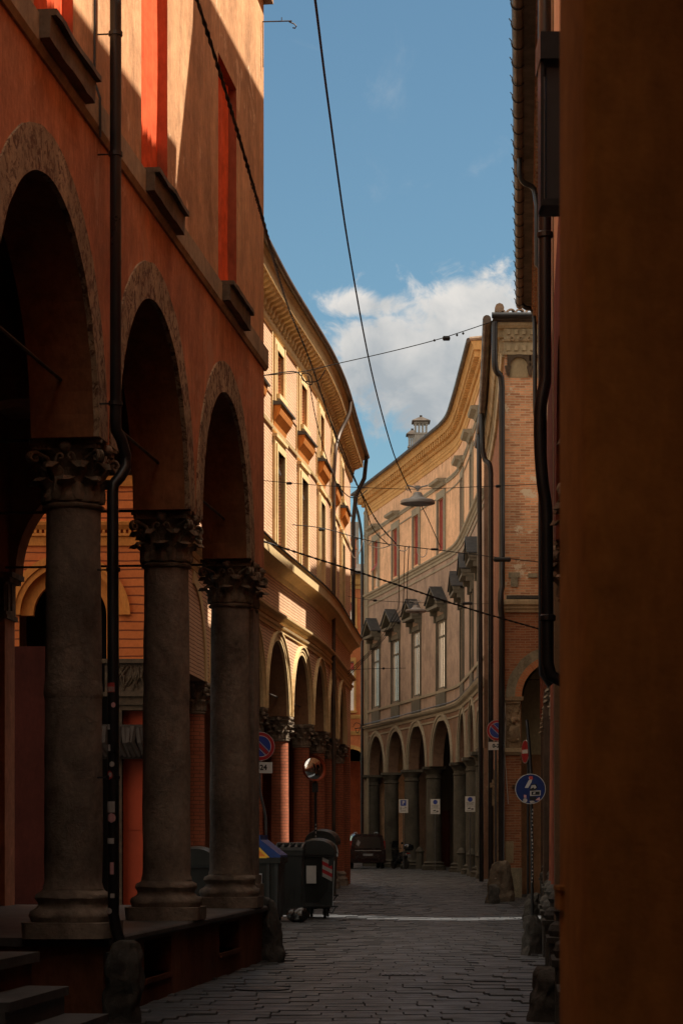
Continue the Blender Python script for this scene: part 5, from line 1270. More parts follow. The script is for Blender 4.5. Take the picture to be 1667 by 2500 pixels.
# unseen houses added around the viewer to dim the pier and street
H = thing('added_rear_house', 'unseen house added behind the viewer to dim light on the pier', 'building', (0, -14, 0))
m = MB(); m.wall(Path([(9, -13), (-12, -13)], 1), 0, 21, -.1, 17, [(3+k*3.4, 4.2+k*3.4, z, z+2, .3) for k in range(5) for z in (1.5, 6, 10.5)]); m.box(-12, 9, -20, -13.32, -.1, 17); m.build('wall', 'portico_plaster', H)
H = thing('added_left_house', 'unseen house added on the left beside the viewer to dim the street', 'building', (-8, -3, 0))
m = MB(); m.wall(Path([(-5.2, -13), (-4.0, 5.8)], 1), 0, 18.8, -.1, 16, [(2+k*3.4, 3.2+k*3.4, z, z+2, .3) for k in range(5) for z in (1.5, 6, 10.5)]); m.box(-13, -5.6, -13, 5.5, -.1, 16); m.build('wall', 'portico_plaster', H)
H = thing('added_right_house', 'unseen house added on the right to shade the orange pier', 'building', (6, -3, 0))
m = MB(); m.wall(Path([(.55, -13), (.62, 4.4)], -1), 0, 17.4, 4.6, 16); m.box(.72, 10, -13, 6.6, 4.6, 16); m.box(3.8, 10, -13, 6.6, -.1, 4.6); m.build('wall', 'portico_plaster', H)
# ================================================================== guard stones
def guard(name, label, x, y, wd, dp, h, lean=0, seed=0, mat='guard_rock', group=None, broad=1.25):
    m = MB(); pr = [(1.0*broad, 0), (1.0*broad*.97, .08), (1.12, .25), (1.02, .5), (.93, .75), (.72, .92), (.38, .99), (.02, 1.0)]
    V = []; n = 20
    for k, (r_, t) in enumerate(pr):
        for j in range(n):
            th = 2*math.pi*j/n; ca_, sa_ = math.cos(th), math.sin(th); sq = (abs(ca_)**3.2+abs(sa_)**3.2)**(-1/3.2)
            V.append((ca_*sq*r_*wd/2+lean*t*h, sa_*sq*r_*dp/2, t*h-.12*(k == 0)))
    F = [(i*n+j, i*n+(j+1) % n, (i+1)*n+(j+1) % n, (i+1)*n+j) for i in range(len(pr)-1) for j in range(n)]+[tuple((len(pr)-1)*n+j for j in range(n))]
    m.add(V, F)
    # denser surface so that the erosion reads
    bm = bmesh.new(); me = bpy.data.meshes.new(name)
    me.from_pydata(m.v, [], m.f); bm.from_mesh(me); bmesh.ops.subdivide_edges(bm, edges=bm.edges[:], cuts=3, use_grid_fill=True)
    for v in bm.verts:
        p = v.co*1.0; a = noise.noise_vector(p*2.1+Vector((seed, 0, 0)))*.10*max(wd, .4)+noise.noise_vector(p*6+Vector((seed, 3, 0)))*.05+noise.noise_vector(p*14+Vector((0, seed, 0)))*.018
        v.co += a*min(1, (p.z+.2)*3)
    bm.to_mesh(me); bm.free(); me.polygons.foreach_set('use_smooth', [True]*len(me.polygons)); me.materials.append(MATS[mat])
    o = bpy.data.objects.new(name, me); COL.objects.link(o); o.location = (x, y, street_z(x, y)); return tag(o, label, 'guard stone', group)
GG = 'stone guards against cart wheels at the wall feet'
guard('guard_stone', 'dark rounded stone post between the portico steps and the cellar openings', -1.98, 20.55, .30, .38, .78, 0, 1, group=GG, broad=1.1)
guard('guard_stone', 'dark leaning stone lump at the corner where the raised portico ends', -1.02, 31.0, .36, .5, .86, -.05, 5, group=GG, broad=1.35)
guard('guard_stone', 'big pale whitewashed boulder propped on the brick house corner', 4.25, 60.6, .62, .6, 1.08, .04, 9, 'boulder_rock', group=GG, broad=1.25)
guard('guard_stone', 'low dark stone in front of the pale boulder', 3.95, 59.0, .30, .35, .5, 0, 12, group=GG)
for (x, y, h, lb, sd_) in ((2.78, 32.8, .62, 'dark guard stone on the right, between the sign pole and the viewer', 14), (1.88, 20.8, .55, 'nearest guard stone on the right, at the bottom edge next to the orange pier', 15), (3.78, 45.2, .55, 'guard stone leaning on the foot of the blue sign pole', 16), (4.2, 49.8, .55, 'small sunlit-topped guard stone just behind the blue sign pole', 17)):
    guard('guard_stone', lb, x, y, .26, .4, h*.9, .06, sd_, group=GG, broad=1.3)

# ================================================================== signs
def disc(m, c, r0, r1, nrm, d, n=40, a0=0, a1=2*math.pi):
    nrm = nrm.normalized(); u = Vector((nrm.y, -nrm.x, 0)).normalized()*-1; v = Vector((0, 0, 1)); V = []
    for i in range(n+1):
        th = a0+(a1-a0)*i/n; e = u*math.cos(th)+v*math.sin(th)
        V += [c+e*r0+nrm*d, c+e*r1+nrm*d]
    m.add(V, [(2*i, 2*i+1, 2*i+3, 2*i+2) for i in range(n)])
def face_M(c, nrm):
    nrm = nrm.normalized(); X = Vector((0, 0, 1)).cross(nrm).normalized(); Y = nrm.cross(X)
    return Matrix.Translation(c) @ Matrix(((X.x, Y.x, nrm.x, 0), (X.y, Y.y, nrm.y, 0), (X.z, Y.z, nrm.z, 0), (0, 0, 0, 1)))
def round_plate(m, M, r, t=.02):
    m.lathe([(r, -t), (r, 0)], n=40, M=M.to_3x3().to_4x4(), c=M.translation)
def ring2(m, M, r0, r1, z, n=40):
    V = []
    for i in range(n):
        th = 2*math.pi*i/n; V += [M @ Vector((r0*math.cos(th), r0*math.sin(th), z)), M @ Vector((r1*math.cos(th), r1*math.sin(th), z))]
    m.add(V, [(2*i, 2*i+1, (2*i+3) % (2*n), (2*i+2) % (2*n)) for i in range(n)])
def flat(m, M, poly, z): m.add([M @ Vector((a, b, z)) for a, b in poly], [tuple(range(len(poly)))])
def no_parking(name, label, c, nrm, r, txt, polepts, pr=.03, group=None):
    T = thing(name, label, 'road sign', (polepts[-1][0], polepts[-1][1], 0), group)
    M = face_M(c, nrm); m = MB(); round_plate(m, M, r); pt = m.build('sign_plate', 'sign_white', T)
    m = MB(); ring2(m, M, 0.0001, r*.74, .002); m.build('blue_field', 'sign_blue', pt)
    m = MB(); ring2(m, M, r*.72, r*.97, .004); a = R(-45); w2 = r*.115
    ca_, sa_ = math.cos(a), math.sin(a); L2 = r*.72
    def bar(w_): return [(-L2*ca_+w_*sa_, -L2*sa_-w_*ca_), (L2*ca_+w_*sa_, L2*sa_-w_*ca_), (L2*ca_-w_*sa_, L2*sa_+w_*ca_), (-L2*ca_-w_*sa_, -L2*sa_+w_*ca_)]
    flat(m, M, bar(w2), .006); m.build('red_ring_and_bar', 'sign_red', pt)
    m = MB(); ring2(m, M, r*.71, r*.745, .0045)
    for sg in (-1, 1):
        o_ = sg*(w2+.012); flat(m, M, [(-L2*ca_+o_*sa_-.008*sa_*sg*-1, -L2*sa_-o_*ca_), (L2*ca_+o_*sa_, L2*sa_-o_*ca_), (L2*ca_+(o_+sg*.012)*sa_, L2*sa_-(o_+sg*.012)*ca_), (-L2*ca_+(o_+sg*.012)*sa_, -L2*sa_-(o_+sg*.012)*ca_)], .005)
    m.build('white_edge', 'sign_white', pt)
    M2 = M @ Matrix.Translation((0, -r-.03-.115, 0)); m = MB(); m.box(-.25, .25, -.115, .115, -.015, 0, M=M2); p2 = m.build('time_plate', 'sign_white', T)
    text_mesh(txt, .15, 'lettering', 'ink', M2 @ Matrix.Translation((0, 0, .002)), p2, .006)
    m = MB(); m.tube(polepts, pr, 10); m.build('pole', 'pole_grey', T, smooth=True)
    return T
cL = at(636, 1822, 47)
no_parking('parking_sign', 'no parking sign over a plate reading 24, left, before the sunlit red column', cL, Vector((.12, -1, 0)), .30, '0-24',
           smooth_pts([cL+Vector((-.02, .05, .35)), cL+Vector((-.02, .05, -.7)), cL+Vector((.0, .06, -1.0)), cL+Vector((.10, .06, -1.45)), cL+Vector((.115, .06, -2.1)), Vector((cL.x+.115, cL.y+.06, 0))], 4), group='no parking signs')
cR = at(1213, 1783, 64.1)
no_parking('parking_sign', 'no parking sign half hidden behind the drainpipe of the brick tower house', cR, Vector((-.1, -1, 0)), .30, '0-24', [cR+Vector((-.04, .06, .3)), Vector((cR.x-.04, cR.y+.06, .0))], .03, group='no parking signs')
# blue pedestrian-area sign covered with stickers
cB_ = at(1294, 1926, 44.5); T = thing('pedestrian_sign', 'round blue pedestrian sign covered with stickers on a black pole, right side', 'road sign', (cB_.x+.05, 44.6, 0))
M = face_M(cB_, Vector((-.03, -1, 0))); m = MB(); round_plate(m, M, .30); pt = m.build('sign_plate', 'sign_white', T)
m = MB(); ring2(m, M, .0001, .288, .002); m.build('blue_field', 'sign_navy', pt)
m = MB(); flat(m, M, [(-.115, .02), (-.045, .02), (.02, .13), (.035, .185), (-.005, .2), (-.04, .16)], .004); ring2(m, M @ Matrix.Translation((0, .215, 0)), 0.0001, .035, .004, 16); m.build('walking_figure', 'sign_white', pt)
def stk(pts, mat, z=.006): 
    m = MB(); flat(m, M, pts, z); m.build('sticker', mat, pt)
stk([(-.03, .25), (.04, .25), (.05, .19), (-.02, .18)], 'sticker_red')
stk([(-.02, -.02), (.02, .09), (.11, .10), (.14, .03), (.10, -.03), (.02, -.04)], 'ink'); stk([(.0, .0), (.02, .07), (.09, .08), (.12, .03), (.08, .0), (.06, .03)], 'sticker_grey', .008)
stk([(-.01, -.14), (.20, -.13), (.20, -.03), (-.01, -.04)], 'sticker_grey'); stk([(.02, -.12), (.18, -.115), (.18, -.05), (.02, -.055)], 'ink', .008)
stk([(.05, -.105), (.09, -.105), (.10, -.065), (.06, -.065)], 'sticker_grey', .010)
stk([(-.02, -.15), (.10, -.15), (.13, -.20), (.06, -.24), (-.02, -.21)], 'ink'); stk([(-.02, -.24), (.06, -.23), (.10, -.27), (.0, -.28)], 'sticker_grey')
stk([(-.13, -.17), (-.08, -.18), (-.08, -.12), (-.13, -.115)], 'sticker_pink'); stk([(.10, -.22), (.19, -.23), (.18, -.16), (.13, -.19)], 'sticker_pink')
m = MB(); ring2(m, M @ Matrix.Translation((-.105, -.225, 0)), .0001, .042, .006, 20); m.build('sticker', 'sticker_grey', pt)
m = MB(); pz = cB_+Vector((.02, .05, 0)); m.tube(smooth_pts([at(1286, 1757, 44.5)+Vector((0, .1, 0)), at(1289, 1790, 44.5)+Vector((0, .07, 0)), at(1295, 1870, 44.5)+Vector((0, .06, 0)), at(1297, 1960, 44.5)+Vector((0, .05, 0)), Vector((cB_.x+.04, 44.55, 0))], 4), [.032]*17, 10); m.build('pole', 'black_metal', T, smooth=True)
rr = random.Random(2)
for k in range(20):
    z = 2.2-k*.075; m = MB(); x0, h, w_ = cB_.x+.035+rr.uniform(-.012, .012), rr.uniform(.02, .04), rr.uniform(.015, .028)
    yy = 44.55-.036; m.add([(x0-w_/2, yy, z-h/2), (x0+w_/2, yy, z-h/2+rr.uniform(-.01, .01)), (x0+w_/2, yy, z+h/2), (x0-w_/2, yy, z+h/2)], [(0, 1, 2, 3)]); m.build('pole_sticker', 'sticker_grey', T)
# no entry sign, almost edge on
cN = at(1281, 1835, 52); T = thing('no_entry_sign', 'red and white no entry sign seen almost edge on beside the brick pier', 'road sign', (cN.x+.08, 52.1, 0)); nn = Vector((-.985, -.24, 0))
M = face_M(cN, nn); m = MB(); round_plate(m, M, .27); pt = m.build('sign_plate', 'sign_white', T); m = MB(); ring2(m, M, .0001, .258, .002); m.build('red_field', 'sign_red', pt); m = MB(); m.box(-.2, .2, -.045, .045, .003, .006, M=M); m.build('white_bar', 'sign_white', pt)
m = MB(); m.tube([cN+Vector((.07, .02, .3)), Vector((cN.x+.07, cN.y+.02, 0))], .03, 8); m.build('pole', 'black_metal', T, smooth=True)
# convex traffic mirror
cM = at(767, 1876, 52); T = thing('traffic_mirror', 'round convex traffic mirror with an orange rim on a stickered black pole by the arcade', 'mirror', (cM.x+.1, 52.2, 0)); nn = Vector((.55, -.82, .12)); M = face_M(cM, nn)
m = MB(); k = 8; m.lathe([(.275*math.cos(math.pi/2*(1-i/k))+.0001, 0) for i in range(1)]+[(.275*math.sin(R(90)*(1-i/k))+.0005, .10*(1-math.sin(R(90)*(1-i/k))**2)) for i in range(k+1)], n=36, M=M.to_3x3().to_4x4(), c=M.translation); m.build('mirror_face', 'mirror_face', T, smooth=True)
m = MB(); m.lathe([(.27, -.01), (.29, .0), (.295, -.03), (.28, -.07), (.2, -.10), (.02, -.12)], n=36, M=M.to_3x3().to_4x4(), c=M.translation); m.lathe([(.29, -.01), (.30, .04), (.295, -.03)], n=36, M=M.to_3x3().to_4x4(), c=M.translation); m.build('rim', 'mirror_rim', T, smooth=True)
m = MB(); m.tube([cM+Vector((.02, .12, .12)), cM+Vector((.03, .13, -.4)), Vector((cM.x+.03, cM.y+.13, 0))], .032, 8); m.build('pole', 'black_metal', T, smooth=True)
m = MB(); m.box(cM.x-.05, cM.x+.09, cM.y+.06, cM.y+.16, cM.z-.55, cM.z-.32); m.build('clamp_box', 'black_metal', T)
for k in range(14):
    z = 1.95-k*.09; m = MB(); x0 = cM.x+.035; yy = cM.y+.093; h, w_ = rr.uniform(.02, .05), rr.uniform(.02, .035); m.add([(x0-w_/2, yy, z-h/2), (x0+w_/2, yy, z-h/2), (x0+w_/2, yy, z+h/2), (x0-w_/2, yy, z+h/2)], [(0, 1, 2, 3)]); m.build('pole_sticker', 'sticker_grey', T)
# parking plates in front of the far arcade
def plate(name, label, px, py, Y, w_, h, kind, pole=True):
    c = at(px, py, Y); T = thing(name, label, 'road sign', (c.x, c.y, 0)); M = face_M(c, Vector((-.15, -1, 0))); m = MB(); m.box(-w_/2, w_/2, -h/2, h/2, -.02, 0, M=M); pt = m.build('sign_plate', 'sign_white', T)
    if kind == 'P':
        m = MB(); a = w_*.32; m.box(-a, a, h*.02, h*.44, .001, .004, M=M); bf = m.build('blue_field', 'sign_blue', pt); q_ = text_mesh('P', w_*.58, 'lettering', 'sign_white', M @ Matrix.Translation((0, h*.23, .006)), pt, .008)
        m = MB(); 
        for k, (a, b) in enumerate(((-.38, -.2), (.1, .38))): m.box(w_*a, w_*b, -h*.10, -h*.06, .001, .004, M=M)
        m.box(-w_*.38, -w_*.22, -h*.24, -h*.17, .001, .004, M=M); m.box(-w_*.15, w_*.38, -h*.22, -h*.19, .001, .004, M=M); m.box(-w_*.3, w_*.3, -h*.34, -h*.31, .001, .004, M=M); m.box(-w_*.35, w_*.35, -h*.42, -h*.40, .001, .004, M=M); m.build('small_print', 'ink', pt)
    else:
        m = MB(); ring2(m, M @ Matrix.Translation((0, h*.30, 0)), .0001, w_*.24, .003, 24); m.build('blue_field', 'sign_blue', pt)
        m = MB()
        for k in range(3): m.box(-w_*(.4-.05*k), w_*(.4-.03*k), h*(.08-k*.07), h*(.10-k*.07), .001, .004, M=M)
        m.box(-w_*.46, w_*.46, -h*.14, -h*.13, .001, .004, M=M)
        m.add([M @ Vector(v) for v in ((-w_*.25, -h*.27, .004), (w_*.02, -h*.22, .004), (w_*.05, -h*.30, .004), (-w_*.2, -h*.33, .004))], [(0, 1, 2, 3)]); m.box(w_*.1, w_*.34, -h*.36, -h*.28, .001, .004, M=M); m.box(-w_*.36, w_*.36, -h*.42, -h*.405, .001, .004, M=M)
        m.build('small_print', 'ink', pt)
    m = MB(); m.tube([c+Vector((0, .06, h*.4)), Vector((c.x, c.y+.06, 0))], .025, 6); m.build('pole', 'pole_grey', T)
plate('parking_plate', 'white parking plate with a blue letter P in front of the second far column', 984.5, 1968, 116, .46, .70, 'P')
plate('tow_plate', 'white tow-away plate in front of the middle of the far arcade', 1062, 1969, 109, .46, .72, 'T')
plate('tow_plate', 'white tow-away plate at the right end of the far arcade', 1147, 1963, 96.5, .43, .66, 'T')

# ================================================================== bins
def tapered(m, x0, x1, y0, y1, z0, z1, k, M):
    cx_, cy_ = (x0+x1)/2, (y0+y1)/2
    b = [(cx_+(x-cx_)*k, cy_+(y-cy_)*k, z0) for x, y in ((x0, y0), (x1, y0), (x1, y1), (x0, y1))]; t = [(x, y, z1) for x, y in ((x0, y0), (x1, y0), (x1, y1), (x0, y1))]
    m.hexa([M @ Vector(p) for p in b+t])
def wheel(T, M, x, y, r=.10):
    m = MB(); W_ = M @ Matrix.Translation((x, y, r)) @ Matrix.Rotation(R(90), 4, 'Y'); m.lathe([(r*.55, -.025), (r*.95, -.025), (r, -.015), (r, .015), (r*.95, .025), (r*.55, .025)], n=20, M=W_.to_3x3().to_4x4(), c=W_.translation); wh = m.build('wheel', 'rubber', T, smooth=50)
    m = MB(); m.lathe([(r*.55, -.028), (r*.2, -.032), (r*.2, .032), (r*.55, .028)], n=16, M=W_.to_3x3().to_4x4(), c=W_.translation); m.build('rim', 'rim_grey', wh)
    m = MB(); m.box(x-.04, x+.04, y-.05, y+.05, r*1.2, r*2.2, M=M); m.box(x-.045, x-.035, y-.03, y+.03, r*.7, r*1.3, M=M); m.box(x+.035, x+.045, y-.03, y+.03, r*.7, r*1.3, M=M); m.build('fork', 'black_metal', wh)
def domed_bin(name, label, x, y, rz, w_=.80, ln=1.35, h=1.32, mat='bin_green', lab=True):
    T = thing(name, label, 'waste bin', (x, y, 0), 'wheeled waste containers by the arcade'); M = Matrix.Translation((x, y, street_z(x, y))) @ Matrix.Rotation(rz, 4, 'Z')
    m = MB(); tapered(m, -w_/2, w_/2, 0, ln, .28, h-.12, .88, M); body = m.build('body', 'bin_dark', T)
    m = MB(); a = w_/2
    for sg in (-1, 1):     # corner posts and rim
        m.hexa([M @ Vector(p) for p in ((sg*a*.88-.05, .05, .26), (sg*a*.88+.05, .05, .26), (sg*a*.88+.05, .16, .26), (sg*a*.88-.05, .16, .26), (sg*a-.05, -.025, h-.1), (sg*a+.05, -.025, h-.1), (sg*a+.05, .1, h-.1), (sg*a-.05, .1, h-.1))])
    m.box(-a-.06, a+.06, -.04, ln+.04, h-.14, h-.06, M=M); m.box(-a*.9, a*.9, .03, .12, .24, .32, M=M); m.build('frame', 'bin_grey', body)
    m = MB(); V = []; n = 14; k = 8     # barrel lid
    for i in range(n+1):
        th = math.pi*i/n; xx_ = -math.cos(th)*(a+.07); zz_ = h-.05+math.sin(th)**.8*.30 if 0 < i < n else h-.05
        for j in range(k+1): 
            q_ = j/k*2-1; V.append(M @ Vector((xx_, -.07+(ln+.14)*j/k, zz_-.05*abs(q_)**3)))
    m.add(V, [(i*(k+1)+j, i*(k+1)+j+1, (i+1)*(k+1)+j+1, (i+1)*(k+1)+j) for i in range(n) for j in range(k)]+[tuple(i*(k+1) for i in range(n+1)), tuple(i*(k+1)+k for i in range(n, -1, -1))]); m.build('lid', mat, T, smooth=50)
    m = MB(); m.box(-a-.04, a+.14, -.08, .0, .235, .265, M=M); m.tube([M @ Vector((a+.1, -.04, .25)), M @ Vector((a+.02, -.04, .12)), M @ Vector((a-.1, .02, .14))], .012, 6); m.box(-a*.9, a*.9, .1, ln-.1, .20, .28, M=M); m.build('pedal', 'bin_grey', T)
    for sx in (-1, 1):
        for yy in (.14, ln-.14): wheel(T, M, sx*(a-.14), yy)
    if lab:
        m = MB(); m.box(-.20, .0, -.001+.0, .02, .72, 1.08, M=M @ Matrix.Translation((0, .012, 0)) @ Matrix.Rotation(R(2), 4, 'X')); st = m.build('notice', 'sign_white', body)
        m = MB(); M2 = M @ Matrix.Translation((-.10, .0, 1.02)) @ Matrix.Rotation(R(90), 4, 'X'); ring2(m, M2, .0001, .055, .004, 20)
        st2 = m.build('notice_mark', 'sign_red', body)
        m = MB()
        for k in range(5): m.box(-.18, -.02-(k % 2)*.03, -.006, -.002, .93-k*.035, .94-k*.035, M=M)
        m.build('notice_print', 'ink', body)
        m = MB()
        for k in range(3): m.add([M @ Vector((a*.40, -.004, .86+k*.16)), M @ Vector((a*.40+.2, -.01, .76+k*.16)), M @ Vector((a*.40+.2, -.01, .84+k*.16)), M @ Vector((a*.40, -.004, .94+k*.16))], [(0, 1, 2, 3)])
        m.build('hazard_stripe', 'hazard_white', body)
        m = MB()
        for k in range(2): m.add([M @ Vector((a*.40, -.004, .94+k*.16)), M @ Vector((a*.40+.2, -.01, .84+k*.16)), M @ Vector((a*.40+.2, -.01, .92+k*.16)), M @ Vector((a*.40, -.004, 1.02+k*.16))], [(0, 1, 2, 3)])
        m.build('hazard_stripe', 'sign_red', body)
        m = MB(); m.add([M @ Vector((a*.82, .03, .30)), M @ Vector((a*.05, .03, .30)), M @ Vector((a*.85, .005, .62))], [(0, 1, 2)]); m.build('grey_patch', 'bin_grey', body)
    return T
gx = lambda px, Y: (px-CX)/FPX*Y
domed_bin('waste_container', 'large dark wheeled container with a domed lid, white notice and red and white stripes', gx(772, 46), 46, R(-3), .62, 1.3, 1.40)
domed_bin('waste_container', 'farther domed container whose lid just shows behind the striped one', gx(782, 55), 55, R(-5), .62, 1.3, 1.62, 'bin_grey', False)
domed_bin('waste_container', 'dark container in the shaded recess behind the last portico column', gx(478, 41), 41, R(0), .6, 1.2, 1.25, 'bin_dark', False)
# wheelie bin
T = thing('wheelie_bin', 'dark green flat-lidded bin between the blue-lidded one and the striped container', 'waste bin', (gx(704, 44.5), 44.5, 0), 'wheeled waste containers by the arcade'); M = Matrix.Translation((gx(704, 44.5), 44.5, street_z(-1, 44))) @ Matrix.Rotation(R(-4), 4, 'Z')
m = MB(); tapered(m, -.27, .27, 0, .6, .12, 1.36, .84, M); m.box(-.29, .29, -.03, .63, 1.30, 1.40, M=M)
for k in range(5): m.box(-.22+k*.10, -.19+k*.10, -.012, .05, .35, 1.2, M=M @ Matrix.Translation((0, .03, 0)))
m.build('body', 'bin_green', T)
m = MB(); m.hexa([M @ Vector(p) for p in ((-.30, -.05, 1.40), (.30, -.05, 1.40), (.30, .66, 1.43), (-.30, .66, 1.43), (-.28, -.03, 1.46), (.28, -.03, 1.46), (.28, .62, 1.56), (-.28, .62, 1.56))]); m.tube([M @ Vector((-.25, .68, 1.44)), M @ Vector((.25, .68, 1.44))], .02, 8)
for k in range(4): m.box(-.22+k*.13, -.15+k*.13, .0, .5, 1.50, 1.545, M=M)
m.build('lid', 'bin_green', T)
for sx in (-1, 1): wheel(T, M, sx*.22, .5)
# paper container with the blue and orange lid
T = thing('paper_container', 'grey container with a blue sloping lid and orange side at the portico corner', 'waste bin', (gx(650, 40), 40, 0), 'wheeled waste containers by the arcade'); M = Matrix.Translation((gx(652, 40), 40, street_z(-1.2, 40))) @ Matrix.Rotation(R(-5), 4, 'Z')
m = MB(); tapered(m, -.42, .20, 0, 1.1, .22, 1.22, .9, M); m.box(-.46, .24, -.04, 1.14, 1.20, 1.30, M=M); body = m.build('body', 'bin_dark', T)
m = MB()
for xx_ in (-.40, -.22, .02, .17): m.hexa([M @ Vector(p) for p in ((xx_*.9-.02, .03, .25), (xx_*.9+.02, .03, .25), (xx_*.9+.02, .1, .25), (xx_*.9-.02, .1, .25), (xx_-.03, -.02, 1.22), (xx_+.03, -.02, 1.22), (xx_+.03, .06, 1.22), (xx_-.03, .06, 1.22))])
m.build('post', 'bin_grey', body)
m = MB(); m.box(-.15, -.09, .0, .02, .42, 1.02, M=M); m.build('yellow_label', 'plate_white', body); m = MB(); m.box(-.34, -.29, .0, .02, .75, 1.0, M=M); m.build('orange_label', 'lid_orange', body)
def wedge(m, x0, x1, M, dz=0): 
    m.prism([(-.02, 1.30), (.25, 1.62), (.55, 1.68), (1.10, 1.64), (1.10, 1.30)], x0, x1, lambda a, b, h: M @ Vector((h, a, b+dz)))
m = MB(); m.prism([(-.46, 1.30), (.0, 1.30), (-.30, 1.60), (-.46, 1.64)], -.03, 1.1, lambda a, b, h: M @ Vector((a, h, b))); m.build('lid_side', 'lid_orange', T)
m = MB(); m.prism([(.24, 1.301), (.24, 1.34), (-.12, 1.62), (-.12, 1.70), (-.46, 1.70), (-.46, 1.645), (-.30, 1.605), (.005, 1.301)], -.01, 1.12, lambda a, b, h: M @ Vector((a, h, b))); m.build('lid', 'lid_blue', T)
m = MB(); m.prism([(.0, 1.301), (.05, 1.301), (-.27, 1.62), (-.31, 1.60)], -.035, -.012, lambda a, b, h: M @ Vector((a, h, b))); m.box(-.46, .0, -.045, -.03, 1.29, 1.32, M=M); m.build('lid_edge', 'lid_yellow', T)
for sx in (-.35, .12): wheel(T, M, sx, .15)
# rubbish bag
m = MB(); V = []; n, k = 26, 14; cb = Vector((gx(726, 44), 44.0, street_z(-.9, 44)))
for i in range(k+1):
    ph = math.pi*i/k
    for j in range(n):
        th = 2*math.pi*j/n; r_ = .19*math.sin(ph)**.8; p = Vector((r_*math.cos(th)*1.15, r_*math.sin(th), .13-.13*math.cos(ph)*(1.0 if i < k/2 else 1.25)))
        p += noise.noise_vector(p*9)*.05*(math.sin(ph))+Vector((.012*math.cos(th*9), .012*math.sin(th*9), 0)); V.append(p+cb)
m.add(V, [(i*n+j, i*n+(j+1) % n, (i+1)*n+(j+1) % n, (i+1)*n+j) for i in range(k) for j in range(n)]); o = m.build('rubbish_bag', 'bag_plastic', None, smooth=35); tag(o, 'crumpled shiny black rubbish bag lying in front of the bins', 'rubbish bag')

# ================================================================== red van
vx_, vy_ = 1.40, 119.5; V_ = thing('parked_van', 'dark red van parked with its back to us under the far arcade', 'van', (vx_, vy_, 0)); M = Matrix.Translation((vx_, vy_, 0)) @ Matrix.Rotation(R(4), 4, 'Z')
hw = .90; prof = [(-.95, .30), (-.97, .62), (-.95, .95), (-.92, 1.02), (-.80, 1.72), (-.66, 1.84), (.66, 1.84), (.80, 1.72), (.92, 1.02), (.95, .95), (.97, .62), (.95, .30)]
m = MB(); rows_ = [(0.0, .985, -.0), (.06, 1.0, 0), (.5, 1.0, .02), (2.4, 1.0, .02), (3.0, .99, -.02)]; VV = []
for (yy, k, dz) in rows_:
    for (a, z) in prof: VV.append(M @ Vector((a*k, yy+(.0 if z < 1 else (z-1)*.14 if yy < .3 else (-(z-1)*.5 if yy > 2.9 else 0)), z+(dz if z > 1.5 else 0))))
n = len(prof); F = [(i*n+j, i*n+j+1, (i+1)*n+j+1, (i+1)*n+j) for i in range(len(rows_)-1) for j in range(n-1)]+[tuple(range(n))[::-1]]
m.add(VV, F); m.hexa([M @ Vector(p) for p in ((-.93, 3.0, .35), (.93, 3.0, .35), (.85, 4.1, .35), (-.85, 4.1, .35), (-.93, 2.9, 1.05), (.93, 2.9, 1.05), (.82, 4.05, .85), (-.82, 4.05, .85))]); body = m.build('body', 'van_red', V_, smooth=35)
def rw(z): return (z-1)*.14-.012
m = MB(); m.add([M @ Vector(p) for p in ((-.70, rw(1.08), 1.08), (.70, rw(1.08), 1.08), (.64, rw(1.64), 1.64), (.5, rw(1.70), 1.70), (-.5, rw(1.70), 1.70), (-.64, rw(1.64), 1.64))], [(0, 1, 2, 3, 4, 5)]); m.build('rear_window', 'glass_dark', body)
m = MB(); m.add([M @ Vector(p) for p in ((-.965, .3, 1.10), (-.845, .35, 1.62), (-.845, 1.2, 1.66), (-.965, 1.25, 1.10))], [(0, 1, 2, 3)]); m.add([M @ Vector(p) for p in ((.965, .3, 1.10), (.845, .35, 1.62), (.845, 1.2, 1.66), (.965, 1.25, 1.10))], [(0, 1, 2, 3)]); m.build('side_window', 'glass_dark', body)
m = MB(); m.box(-.95, .95, -.10, .12, .33, .56, M=M); m.build('bumper', 'van_red', V_); m = MB(); m.box(-.7, .7, -.03, .0, .94, .98, M=M); m.build('trim_strip', 'rim_grey', V_)
for sg in (-1, 1): 
    m = MB(); m.box(sg*.87-.06, sg*.87+.06, -.02, .06, .72, 1.5, M=M @ Matrix.Translation((0, .0, 0)) @ Matrix.Rotation(R(-6), 4, 'X') @ Matrix.Translation((0, .03, 0))); m.build('tail_light', 'tail_red', V_)
m = MB(); m.box(-.26, .26, -.035, -.012, .68, .80, M=M); m.build('number_plate', 'plate_white', V_)
m = MB(); m.tube([M @ Vector((-.55, .5, 1.93)), M @ Vector((-.55, 2.3, 1.93))], .02, 6); m.tube([M @ Vector((.55, .5, 1.93)), M @ Vector((.55, 2.3, 1.93))], .02, 6)
for sx in (-.55, .55):
    for yy in (.5, 2.3): m.box(sx-.02, sx+.02, yy-.03, yy+.03, 1.85, 1.93, M=M)
m.build('roof_rail', 'rim_grey', V_)
for sx in (-.82, .82):
    for yy in (.75, 3.3):
        m = MB(); W_ = M @ Matrix.Translation((sx, yy, .31)) @ Matrix.Rotation(R(90), 4, 'Y'); m.lathe([(.18, -.09), (.29, -.09), (.31, -.06), (.31, .06), (.29, .09), (.18, .09)], n=22, M=W_.to_3x3().to_4x4(), c=W_.translation); wh = m.build('wheel', 'rubber', V_, smooth=50)
        m = MB(); m.lathe([(.18, -.085), (.05, -.06), (.05, .06), (.18, .085)], n=16, M=W_.to_3x3().to_4x4(), c=W_.translation); m.build('rim', 'rim_grey', wh)
